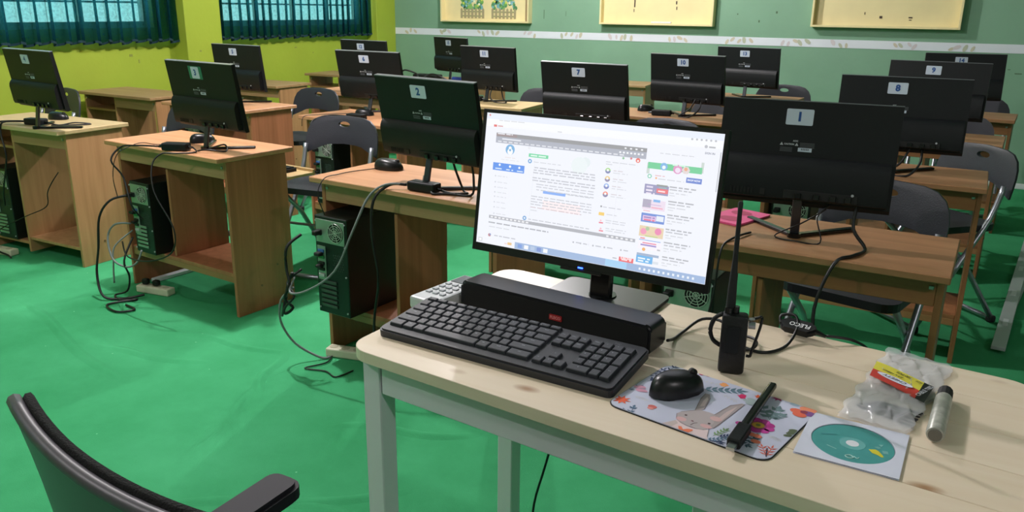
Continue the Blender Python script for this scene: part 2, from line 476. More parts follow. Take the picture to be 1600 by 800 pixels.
YZ = Matrix(((0, 0, 1, 0), (1, 0, 0, 0), (0, 1, 0, 0), (0, 0, 0, 1)))    # prism profile (a,b)->(y,z), height->x
PAD_PRINT = "1c9cbd6:-684,-1034 -441,-1040 -445,-1040 -688,-1040;1c9cbd6:-650,-1040 -626,-1027 -575,-1024 -614,-1040;1c9cbd6:-650,-1040 -621,-1040 -615,-1040 -650,-1040;1c9cbd6:-589,-1040 -565,-1040 -514,-1040 -553,-1040;1c9cbd6:-589,-1040 -561,-1040 -554,-1040 -589,-1040;1c9cbd6:-528,-1040 -504,-1040 -454,-1040 -492,-1040;1c9cbd6:-528,-1040 -500,-1040 -493,-1040 -529,-1040;1c9cbd6:-467,-1040 -443,-1040 -393,-1040 -432,-1040;1c9cbd6:-467,-1040 -439,-1040 -433,-1040 -468,-1040;1c9cbd6:-443,-1040 -407,-1040 -368,-1040 -419,-1040;1c9cbd6:-1196,-501 -971,-508 -971,-518 -1196,-511;1c9cbd6:-1162,-507 -1149,-474 -1102,-454 -1128,-498;1c9cbd6:-1162,-507 -1128,-518 -1105,-563 -1151,-541;1c9cbd6:-1106,-509 -1092,-476 -1046,-456 -1071,-500;1c9cbd6:-1106,-509 -1072,-520 -1049,-565 -1095,-543;1c9cbd6:-1050,-511 -1036,-477 -990,-458 -1015,-502;1c9cbd6:-1050,-511 -1016,-522 -993,-567 -1038,-544;1c9cbd6:-994,-512 -980,-479 -933,-460 -959,-503;1c9cbd6:-994,-512 -960,-523 -937,-569 -982,-546;1c9cbd6:-971,-513 -939,-498 -891,-515 -940,-530;1c9cbd6:-765,377 -501,327 -503,317 -767,367;1c9cbd6:-726,364 -708,395 -659,407 -691,368;1c9cbd6:-726,364 -695,348 -679,300 -720,329;1c9cbd6:-660,352 -642,383 -593,395 -625,356;1c9cbd6:-660,352 -629,336 -613,288 -654,317;1c9cbd6:-594,340 -576,370 -527,382 -559,343;1c9cbd6:-594,340 -563,323 -547,275 -588,304;1c9cbd6:-528,327 -510,358 -461,370 -493,331;1c9cbd6:-528,327 -497,311 -481,263 -522,292;1c9cbd6:-502,322 -468,332 -423,307 -474,300;1c9cbd6:-67,563 207,464 203,454 -71,553;1c9cbd6:-28,543 -5,570 46,575 8,541;1c9cbd6:-28,543 1,522 9,472 -28,507;1c9cbd6:41,518 64,546 114,550 76,516;1c9cbd6:41,518 69,497 77,447 41,483;1c9cbd6:109,494 132,521 183,525 145,491;1c9cbd6:109,494 138,472 146,422 109,458;1c9cbd6:178,469 201,496 251,500 213,467;1c9cbd6:178,469 206,448 214,398 178,433;1c9cbd6:205,459 241,463 280,432 230,433;1c9cbd6:1116,-286 1284,-315 1282,-325 1114,-296;1c9cbd6:1140,-295 1158,-264 1207,-252 1176,-291;1c9cbd6:1140,-295 1172,-311 1189,-359 1147,-331;1c9cbd6:1182,-303 1200,-272 1249,-259 1218,-298;1c9cbd6:1182,-303 1214,-318 1231,-366 1189,-338;1c9cbd6:1224,-310 1242,-279 1291,-266 1260,-306;1c9cbd6:1224,-310 1256,-326 1273,-374 1231,-345;1c9cbd6:1266,-317 1284,-286 1333,-273 1302,-313;1c9cbd6:1266,-317 1298,-333 1315,-381 1273,-352;1c9cbd6:1283,-320 1317,-310 1362,-334 1312,-341;1c9cbd6:-679,822 -318,851 -318,841 -679,812;1c9cbd6:-625,821 -615,856 -571,880 -591,834;1c9cbd6:-625,821 -590,814 -562,772 -610,789;1c9cbd6:-535,829 -525,863 -481,888 -501,841;1c9cbd6:-535,829 -500,821 -472,779 -519,796;1c9cbd6:-444,836 -435,870 -390,895 -411,849;1c9cbd6:-444,836 -409,829 -382,786 -429,803;1c9cbd6:-354,843 -344,878 -300,902 -321,856;1c9cbd6:-354,843 -319,836 -291,793 -339,811;1c9cbd6:-318,846 -287,865 -238,852 -285,833;1e3cdcf:-345,-1040 -297,-943 -215,-784 4,-864 145,-857 328,-750 411,-968 457,-1040 92,-1040 -341,-1040;2c9b8b6:-345,-1040 -295,-952 -231,-808 -147,-873 -178,-1040 -257,-1040;3b7acae:-256,-731 -324,-591 -302,-495 -215,-366 -89,-230 60,-211 184,-218 288,-493 309,-703 269,-812 143,-847 -8,-856 -147,-822;2a39a9c:-146,-302 -225,-53 -279,171 -299,381 -233,404 -155,267 -89,35 -51,-161 -77,-238;3c6b7b7:-151,-120 -203,94 -221,295 -163,204 -104,-49;2aca1a3:168,-241 185,37 224,259 338,454 391,444 392,128 380,-230 386,-525 362,-662 291,-665 216,-435;3cdb9b8:268,-334 275,-6 328,299 342,17 352,-348;4d9aeb0:-88,-716 -100,-681 -133,-655 -178,-646 -223,-655 -256,-681 -268,-716 -256,-751 -223,-777 -178,-786 -133,-777 -100,-751;4d9aeb0:342,-675 329,-645 292,-623 242,-615 192,-623 155,-645 142,-675 155,-705 192,-727 242,-735 292,-727 329,-705;4d6b1b1:350,-347 337,-307 300,-278 250,-267 200,-278 163,-307 150,-347 163,-387 200,-416 250,-427 300,-416 337,-387;54a3535:-155,-553 -158,-541 -167,-532 -179,-529 -191,-532 -200,-541 -203,-553 -200,-565 -191,-574 -179,-577 -167,-574 -158,-565;54a3535:265,-563 262,-551 253,-542 241,-539 229,-542 220,-551 217,-563 220,-575 229,-584 241,-587 253,-584 262,-575;54a2f33:28,-806 40,-712 52,-714 40,-808;54a2f33:41,-709 82,-660 92,-668 51,-717;56b3540:20,-662 17,-654 8,-648 -5,-646 -17,-648 -27,-654 -30,-662 -27,-670 -18,-676 -5,-678 8,-676 17,-670;4ee7f58:-101,-955 -53,-936 11,-1005 50,-946 125,-911 151,-937 120,-1040 88,-1040 12,-1040 -46,-1040;57d6f72:-260,-733 -328,-593 -320,-589 -252,-729;57d6f72:-146,-818 -7,-852 -9,-860 -148,-826;57d6f72:-8,-852 143,-843 143,-851 -8,-860;57d6f72:-150,-303 -283,170 -275,172 -142,-301;57d6f72:-283,171 -303,381 -295,381 -275,171;57d6f72:-151,268 -47,-160 -55,-162 -159,266;57d6f72:164,-241 220,259 228,259 172,-241;57d6f72:221,262 388,447 394,441 227,256;57d6f72:395,444 384,-230 376,-230 387,444;57d6f72:384,-230 366,-662 358,-662 376,-230;57d6f72:313,-702 415,-967 407,-969 305,-704;57d6f72:-305,-492 -92,-227 -86,-233 -299,-498;3e9603a:-1114,-743 -1210,-731 -1185,-638 -1261,-697 -1309,-614 -1321,-710 -1405,-685 -1355,-761 -1405,-809 -1342,-821 -1367,-914 -1291,-855 -1243,-938 -1231,-842 -1138,-867 -1197,-791;3d98bb0:-994,970 -1031,978 -1034,1015 -1059,987 -1093,1003 -1081,968 -1112,946 -1075,938 -1072,901 -1047,929 -1013,913 -1025,948;3ee6a3e:527,899 483,913 474,959 440,927 396,943 406,897 371,867 415,853 424,807 458,839 502,823 492,869;3a3246a:840,1040 770,1040 777,1040 723,1040 673,1040 676,1040 606,1040 663,1036 626,975 695,995 719,928 747,993 814,971 780,1033;3a3246a:1118,-1040 1068,-1040 1066,-1040 1021,-1040 979,-1040 974,-1040 923,-1040 961,-1040 940,-1040 993,-1040 1018,-1040 1045,-1040 1097,-1040 1078,-1040;22a3f66:-1294,179 -1252,1012 -1242,1012 -1284,179;22a3f66:-1285,262 -1333,285 -1362,354 -1299,313;22a3f66:-1285,262 -1266,312 -1199,346 -1235,280;22a3f66:-1278,401 -1326,424 -1355,493 -1292,452;22a3f66:-1278,401 -1259,450 -1192,485 -1228,419;22a3f66:-1271,540 -1319,563 -1348,632 -1285,591;22a3f66:-1271,540 -1252,589 -1185,624 -1221,558;22a3f66:-1264,679 -1312,701 -1341,771 -1278,730;22a3f66:-1264,679 -1245,728 -1178,762 -1214,696;22a3f66:-1257,818 -1305,840 -1334,909 -1271,869;22a3f66:-1257,818 -1238,867 -1171,901 -1207,835;22a3f66:-1250,956 -1298,979 -1327,1040 -1264,1007;22a3f66:-1250,956 -1231,1006 -1164,1040 -1200,974;22a3f66:-1247,1012 -1267,1040 -1241,1040 -1223,1040;22a3f66:-1327,144 -1046,738 -1036,734 -1317,140;22a3f66:-1294,201 -1329,240 -1330,316 -1287,254;22a3f66:-1294,201 -1257,240 -1182,246 -1241,199;22a3f66:-1247,300 -1283,339 -1283,415 -1241,353;22a3f66:-1247,300 -1211,339 -1136,345 -1194,298;22a3f66:-1200,399 -1236,438 -1237,514 -1194,452;22a3f66:-1200,399 -1164,438 -1089,444 -1148,397;22a3f66:-1153,498 -1189,537 -1190,613 -1147,551;22a3f66:-1153,498 -1117,537 -1042,543 -1101,496;22a3f66:-1107,597 -1142,636 -1143,712 -1100,650;22a3f66:-1107,597 -1070,636 -995,642 -1054,595;22a3f66:-1060,696 -1095,735 -1096,811 -1053,749;22a3f66:-1060,696 -1023,735 -948,741 -1007,694;22a3f66:-1041,736 -1040,789 -990,844 -1001,770;22a3f66:-1405,304 -1357,768 -1347,766 -1405,302;22a3f66:-1405,373 -1405,395 -1405,457 -1405,417;22a3f66:-1405,373 -1403,413 -1343,433 -1379,381;22a3f66:-1402,489 -1405,511 -1405,573 -1405,533;22a3f66:-1402,489 -1382,529 -1322,549 -1358,497;22a3f66:-1381,605 -1405,627 -1405,689 -1386,649;22a3f66:-1381,605 -1361,645 -1301,665 -1337,613;22a3f66:-1360,721 -1399,743 -1405,805 -1365,765;22a3f66:-1360,721 -1340,761 -1280,781 -1316,729;22a3f66:-1352,767 -1365,810 -1334,865 -1325,803;25b7c8c:-439,512 94,860 100,852 -433,504;25b7c8c:-383,543 -399,617 -342,708 -333,601;25b7c8c:-383,543 -310,565 -215,514 -322,498;25b7c8c:-294,601 -311,675 -253,766 -245,659;25b7c8c:-294,601 -221,623 -126,572 -233,556;25b7c8c:-205,659 -222,733 -164,824 -156,717;25b7c8c:-205,659 -132,681 -38,630 -144,614;25b7c8c:-116,717 -133,791 -75,882 -67,775;25b7c8c:-116,717 -43,739 51,688 -55,672;25b7c8c:-27,775 -44,849 13,940 22,833;25b7c8c:-27,775 45,797 140,746 34,730;25b7c8c:61,833 45,907 102,998 111,891;25b7c8c:61,833 134,855 229,804 123,788;25b7c8c:97,856 135,922 239,949 173,865;25b7c8c:-1405,-438 -1331,-152 -1321,-156 -1405,-442;25b7c8c:-1401,-354 -1405,-321 -1405,-243 -1392,-298;25b7c8c:-1401,-354 -1371,-306 -1294,-301 -1345,-360;25b7c8c:-1347,-211 -1393,-178 -1393,-100 -1338,-155;25b7c8c:-1347,-211 -1318,-163 -1240,-158 -1291,-217;25b7c8c:-1326,-154 -1337,-99 -1284,-42 -1281,-120;3d79bb4:-1240,-184 -1251,-159 -1280,-141 -1320,-134 -1360,-141 -1389,-159 -1400,-184 -1389,-209 -1360,-227 -1320,-234 -1280,-227 -1251,-209;3d79bb4:-1189,-133 -1200,-108 -1229,-90 -1269,-83 -1309,-90 -1338,-108 -1349,-133 -1338,-158 -1309,-176 -1269,-183 -1229,-176 -1200,-158;3d79bb4:-1097,-238 -1108,-213 -1137,-195 -1177,-188 -1217,-195 -1246,-213 -1257,-238 -1246,-263 -1217,-281 -1177,-288 -1137,-281 -1108,-263;3d79bb4:-1152,-269 -1163,-244 -1192,-226 -1232,-219 -1272,-226 -1301,-244 -1312,-269 -1301,-294 -1272,-312 -1232,-319 -1192,-312 -1163,-294;24c6a8a:-921,-1040 -1086,-1040 -1082,-1040 -917,-1040;24c6a8a:-968,-1040 -994,-1040 -1061,-1040 -1017,-1040;24c6a8a:-968,-1040 -1013,-1040 -1014,-1038 -960,-1040;24c6a8a:-1051,-1040 -1076,-1040 -1143,-1040 -1100,-1040;24c6a8a:-1051,-1040 -1096,-1040 -1096,-1008 -1042,-1040;24c6a8a:-1084,-1040 -1132,-1040 -1178,-1040 -1111,-1040;24c6a8a:-924,-1040 -986,-883 -976,-881 -914,-1040;24c6a8a:-938,-1040 -988,-1040 -1021,-1011 -954,-1019;24c6a8a:-938,-1040 -944,-1016 -888,-979 -892,-1040;24c6a8a:-969,-935 -1019,-937 -1052,-879 -985,-887;24c6a8a:-969,-935 -975,-885 -919,-848 -923,-915;24c6a8a:-981,-882 -1019,-850 -1004,-785 -961,-836;3d06a64:-670,-654 -681,-624 -710,-602 -750,-594 -790,-602 -819,-624 -830,-654 -819,-684 -790,-706 -750,-714 -710,-706 -681,-684;3e0908a:-687,-724 -695,-704 -717,-689 -747,-684 -777,-689 -799,-704 -807,-724 -799,-744 -777,-759 -747,-764 -717,-759 -695,-744;37a5a86:-620,-1040 -631,-1040 -660,-1040 -700,-1040 -740,-1040 -769,-1040 -780,-1040 -769,-1040 -740,-1040 -700,-1040 -660,-1040 -631,-1040;3b8336a:-679,1033 -685,1040 -700,1040 -721,1040 -742,1040 -757,1040 -763,1033 -757,1018 -742,1007 -721,1003 -700,1007 -685,1018;3b8336a:-652,1040 -658,1040 -673,1040 -694,1040 -715,1040 -730,1040 -736,1040 -730,1040 -715,1040 -694,1040 -673,1040 -658,1040;3b8336a:-552,1040 -558,1040 -573,1040 -594,1040 -615,1040 -630,1040 -636,1040 -630,1040 -615,1032 -594,1028 -573,1032 -558,1040;3b8336a:-522,1040 -528,1040 -543,1040 -564,1040 -585,1040 -600,1040 -606,1040 -600,1040 -585,1040 -564,1040 -543,1040 -528,1040;28a2f4a:-723,1037 -566,1040 -562,1040 -719,1029;3454a4e:-798,1040 -803,1040 -818,1040 -838,1040 -858,1040 -873,1040 -878,1040 -873,1040 -858,1040 -838,1040 -818,1040 -803,1040;32b3f80:-811,1040 -815,1040 -826,1040 -841,1040 -856,1040 -867,1040 -871,1040 -867,1040 -856,1040 -841,1040 -826,1040 -815,1040;3f0a668:-197,901 -204,919 -222,931 -247,936 -272,931 -290,919 -297,901 -290,883 -272,871 -247,866 -222,871 -204,883;3f0a668:-178,956 -185,974 -203,986 -228,991 -253,986 -271,974 -278,956 -271,939 -253,926 -228,921 -203,926 -185,939;3f0a668:-131,924 -138,941 -156,954 -181,959 -206,954 -224,941 -231,924 -224,906 -206,894 -181,889 -156,894 -138,906;3f0a668:-160,867 -167,885 -185,897 -210,902 -235,897 -253,885 -260,867 -253,849 -235,837 -210,832 -185,837 -167,849;3d02a66:126,708 167,706 174,779 203,785 264,786 298,660 237,608;25b7c8c:281,663 443,613 439,601 277,651;3a9b9bc:461,603 449,628 416,646 371,653 326,646 293,628 281,603 293,578 326,560 371,553 416,560 449,578;3a9b9bc:494,691 482,716 449,734 404,741 359,734 326,716 314,691 326,666 359,648 404,641 449,648 482,666;3a9b9bc:567,634 555,659 522,677 477,684 432,677 399,659 387,634 399,609 432,591 477,584 522,591 555,609;3a9b9bc:535,536 523,561 490,579 445,586 400,579 367,561 355,536 367,511 400,493 445,486 490,493 523,511;3e98aa6:353,1040 345,1040 323,1040 293,1040 263,1040 241,1040 233,1040 241,1040 263,1040 293,1040 323,1040 345,1040;3e98aa6:445,1040 437,1040 415,1040 385,1040 355,1040 333,1040 325,1040 333,1040 355,1040 385,1040 415,1040 437,1040;26b848a:922,209 651,554 659,560 930,215;26b848a:872,281 797,242 704,307 812,341;26b848a:872,281 828,353 886,450 927,345;26b848a:781,396 707,357 614,422 722,456;26b848a:781,396 737,468 796,565 837,460;26b848a:691,511 616,472 523,537 632,571;26b848a:691,511 647,583 705,680 747,575;26b848a:655,557 574,580 550,691 652,641;26b848a:921,212 880,632 890,632 931,212;26b848a:918,296 834,304 790,409 900,378;26b848a:918,296 919,380 1021,431 999,320;26b848a:904,436 820,444 777,549 886,518;26b848a:904,436 906,520 1007,571 985,460;26b848a:890,576 806,584 763,689 873,658;26b848a:890,576 892,660 994,711 971,600;26b848a:885,632 829,695 868,801 928,705;26b848a:905,241 1010,486 1020,482 915,237;26b848a:931,288 876,323 887,410 951,350;26b848a:931,288 962,346 1050,341 995,272;26b848a:966,370 911,405 922,492 986,432;26b848a:966,370 997,427 1085,422 1030,354;26b848a:1001,451 946,487 957,574 1021,514;26b848a:1001,451 1032,509 1120,504 1065,436;26b848a:1015,484 999,548 1066,603 1072,516;3c2409a:1131,-86 1118,-44 1084,-12 1036,-1 988,-12 954,-44 941,-86 954,-128 988,-160 1036,-171 1084,-160 1118,-129;3b02d86:1090,26 1077,69 1043,100 995,111 948,100 913,69 900,26 913,-16 948,-47 995,-59 1043,-47 1077,-16;3c2409a:986,86 974,129 939,160 891,171 844,160 809,129 796,86 809,44 844,13 891,1 939,13 974,44;3b02d86:868,66 856,108 821,139 774,151 726,139 691,108 679,66 691,23 726,-8 774,-19 821,-8 856,23;3c2409a:792,-26 779,16 744,47 697,59 649,47 614,16 602,-26 614,-69 649,-100 697,-111 744,-100 779,-69;3b02d86:792,-146 779,-103 744,-72 697,-61 649,-72 614,-103 602,-146 614,-188 649,-219 697,-231 744,-219 779,-188;3c2409a:868,-238 856,-195 821,-164 773,-153 726,-164 691,-195 678,-238 691,-280 726,-311 773,-323 821,-311 856,-280;3b02d86:986,-258 974,-216 939,-185 891,-173 844,-185 809,-216 796,-258 809,-301 844,-332 891,-343 939,-332 974,-301;3c2409a:1090,-198 1077,-156 1043,-125 995,-113 948,-125 913,-156 900,-198 913,-241 948,-272 995,-283 1043,-272 1077,-241;48a2d6a:996,-86 978,-19 929,31 861,49 794,31 744,-19 726,-86 744,-153 793,-203 861,-221 929,-203 978,-154;5c9a23c:961,-86 948,-36 911,1 861,14 811,1 774,-36 761,-86 774,-136 811,-173 861,-186 911,-173 948,-136;66f7d3a:901,-86 896,-66 881,-51 861,-46 841,-51 826,-66 821,-86 826,-106 841,-121 861,-126 881,-121 896,-106;3b02d86:778,-193 765,-158 728,-132 678,-123 628,-132 591,-158 578,-193 591,-228 628,-254 678,-263 728,-254 765,-228;3c2409a:733,-222 720,-187 683,-161 633,-152 583,-161 546,-187 533,-222 546,-257 583,-283 633,-292 683,-283 720,-257;3e0664a:1261,805 1246,850 1203,883 1146,895 1089,883 1046,850 1031,805 1046,760 1088,727 1146,715 1203,727 1246,760;3e0664a:1341,708 1326,753 1283,786 1226,798 1169,786 1126,753 1111,708 1126,663 1168,630 1226,618 1283,630 1326,663;3f0906a:1362,967 1347,1012 1305,1040 1247,1040 1190,1040 1147,1012 1132,967 1147,922 1190,889 1247,877 1305,889 1347,922;3f0906a:1405,979 1405,1024 1363,1040 1306,1040 1249,1040 1206,1024 1191,979 1206,934 1248,901 1306,889 1363,901 1405,934;37d4f92:1405,833 1405,878 1403,911 1345,923 1288,911 1245,878 1230,833 1245,788 1288,755 1345,743 1403,755 1405,788;37d4f92:1405,824 1396,869 1353,902 1296,914 1239,902 1196,869 1181,824 1196,779 1238,746 1296,734 1353,746 1396,779;48f2f4a:1312,836 1304,866 1282,888 1252,896 1222,888 1200,866 1192,836 1200,806 1222,784 1252,776 1282,784 1304,806;39db6c8:1106,1006 1095,1031 1066,1040 1026,1040 986,1040 957,1031 946,1006 957,981 986,963 1026,956 1066,963 1095,981;23e5a6c:984,-795 1003,-475 1013,-475 994,-795;23e5a6c:995,-699 950,-684 931,-622 988,-652;23e5a6c:995,-699 1006,-653 1067,-630 1041,-689;23e5a6c:1004,-539 959,-524 940,-462 998,-492;23e5a6c:1004,-539 1016,-493 1077,-470 1050,-529;23e5a6c:1008,-475 985,-434 1014,-375 1035,-437;23e5a6c:864,-756 944,-434 954,-436 874,-758;23e5a6c:885,-693 842,-666 832,-596 886,-642;23e5a6c:885,-693 908,-648 977,-633 936,-690;23e5a6c:912,-585 868,-559 858,-489 912,-535;23e5a6c:912,-585 935,-540 1004,-525 962,-582;23e5a6c:938,-478 895,-452 885,-382 939,-427;23e5a6c:938,-478 962,-433 1031,-418 989,-475;23e5a6c:949,-435 935,-386 976,-328 984,-398;23e5a6c:849,-746 1000,-788 998,-798 847,-756;23e5a6c:893,-764 917,-723 982,-718 940,-767;23e5a6c:893,-764 936,-785 946,-849 893,-811;23e5a6c:969,-785 993,-744 1058,-739 1016,-788;23e5a6c:969,-785 1011,-806 1021,-870 968,-832;23e5a6c:999,-793 1044,-780 1095,-820 1031,-828;4e07a5e:1069,-428 1058,-398 1029,-376 989,-368 949,-376 920,-398 909,-428 920,-458 949,-480 989,-488 1029,-480 1058,-458;4e07a5e:1123,-601 1112,-571 1083,-549 1043,-541 1003,-549 974,-571 963,-601 974,-631 1003,-653 1043,-661 1083,-653 1112,-631;4e07a5e:988,-433 977,-403 948,-381 908,-373 868,-381 839,-403 828,-433 839,-463 868,-485 908,-493 948,-485 977,-463;22a3f66:458,-1040 637,-991 643,-999 464,-1040;22a3f66:482,-1040 473,-1040 503,-1008 508,-1040;22a3f66:482,-1040 525,-1040 582,-1040 520,-1040;22a3f66:518,-1040 509,-1038 539,-983 544,-1040;22a3f66:518,-1040 560,-1040 617,-1040 555,-1040;22a3f66:554,-1040 545,-1013 575,-958 580,-1020;22a3f66:554,-1040 596,-1040 653,-1040 591,-1040;22a3f66:590,-1030 581,-987 610,-932 616,-995;22a3f66:590,-1030 632,-1018 689,-1040 627,-1040;22a3f66:626,-1005 616,-962 646,-907 652,-970;22a3f66:626,-1005 668,-993 725,-1019 663,-1028;22a3f66:640,-995 662,-957 722,-937 683,-987;25a7a94:434,-1040 696,-776 704,-782 442,-1040;25a7a94:464,-1026 447,-990 465,-937 483,-991;25a7a94:464,-1026 499,-1006 554,-1021 501,-1040;25a7a94:508,-981 490,-944 509,-891 526,-945;25a7a94:508,-981 543,-961 598,-975 545,-996;25a7a94:552,-935 534,-899 553,-845 570,-899;25a7a94:552,-935 586,-915 641,-929 589,-951;25a7a94:595,-889 578,-853 596,-799 614,-853;25a7a94:595,-889 630,-869 685,-884 632,-905;25a7a94:639,-843 621,-807 640,-753 657,-807;25a7a94:639,-843 674,-823 729,-838 676,-859;25a7a94:683,-797 665,-761 684,-707 701,-762;25a7a94:683,-797 717,-777 772,-792 720,-813;25a7a94:700,-779 712,-741 762,-714 738,-765;27a9a6a:458,-865 524,-577 534,-579 468,-867;27a9a6a:473,-823 436,-798 423,-736 470,-778;27a9a6a:473,-823 495,-784 556,-767 517,-817;27a9a6a:489,-751 452,-726 439,-664 487,-706;27a9a6a:489,-751 511,-712 572,-695 534,-745;27a9a6a:506,-679 469,-654 456,-592 503,-634;27a9a6a:506,-679 528,-640 589,-623 550,-673;27a9a6a:522,-607 485,-582 472,-520 520,-562;27a9a6a:522,-607 544,-568 605,-551 567,-601;27a9a6a:529,-578 518,-535 551,-481 557,-543;22a3f66:537,-848 668,-680 676,-686 545,-854;22a3f66:561,-826 540,-792 553,-736 575,-788;22a3f66:561,-826 593,-802 650,-812 599,-838;22a3f66:593,-784 572,-750 586,-694 608,-746;22a3f66:593,-784 626,-760 682,-770 632,-796;22a3f66:626,-742 605,-708 618,-652 641,-704;22a3f66:626,-742 659,-718 715,-728 665,-754;22a3f66:659,-700 638,-666 651,-610 674,-662;22a3f66:659,-700 692,-676 748,-686 697,-712;22a3f66:672,-683 680,-644 727,-612 708,-666;2d0604c:1345,-921 1189,-697 1197,-691 1353,-915;2d0604c:1318,-873 1268,-879 1200,-848 1274,-847;2d0604c:1318,-873 1309,-823 1335,-754 1340,-828;2d0604c:1266,-799 1216,-804 1148,-773 1222,-773;2d0604c:1266,-799 1257,-749 1283,-680 1288,-753;2d0604c:1214,-724 1164,-729 1096,-699 1170,-698;2d0604c:1214,-724 1205,-674 1231,-605 1236,-679;2d0604c:1193,-694 1152,-664 1124,-596 1179,-645;2d0604c:1344,-919 1310,-640 1320,-638 1354,-917;2d0604c:1342,-862 1295,-844 1250,-785 1316,-819;2d0604c:1342,-862 1357,-814 1405,-765 1383,-833;2d0604c:1331,-769 1284,-751 1239,-692 1304,-726;2d0604c:1331,-769 1346,-721 1401,-672 1372,-740;2d0604c:1320,-676 1273,-658 1228,-599 1293,-633;2d0604c:1320,-676 1335,-628 1390,-579 1361,-647;2d0604c:1315,-639 1293,-593 1300,-520 1325,-589;42f3550:1343,-931 1252,-674 1268,-668 1359,-925;35f6b52:1405,-52 1390,-41 1360,-44 1328,-59 1303,-83 1290,-110 1293,-132 1312,-143 1342,-140 1374,-125 1399,-101 1405,-74;35f6b52:1405,40 1393,51 1363,48 1331,33 1306,9 1293,-18 1296,-40 1315,-51 1345,-48 1377,-33 1402,-9 1405,18;35f6b52:1405,102 1401,113 1371,110 1339,95 1314,71 1301,44 1304,22 1323,11 1353,14 1385,29 1405,53 1405,80;35f6b52:1405,161 1390,172 1360,169 1328,154 1303,130 1290,103 1293,81 1312,70 1342,73 1374,88 1399,112 1405,139;3e0664a:1405,-1040 1405,-1040 1405,-1040 1389,-1040 1354,-1040 1328,-1040 1319,-1040 1328,-1040 1354,-1040 1389,-1040 1405,-1040 1405,-1040"
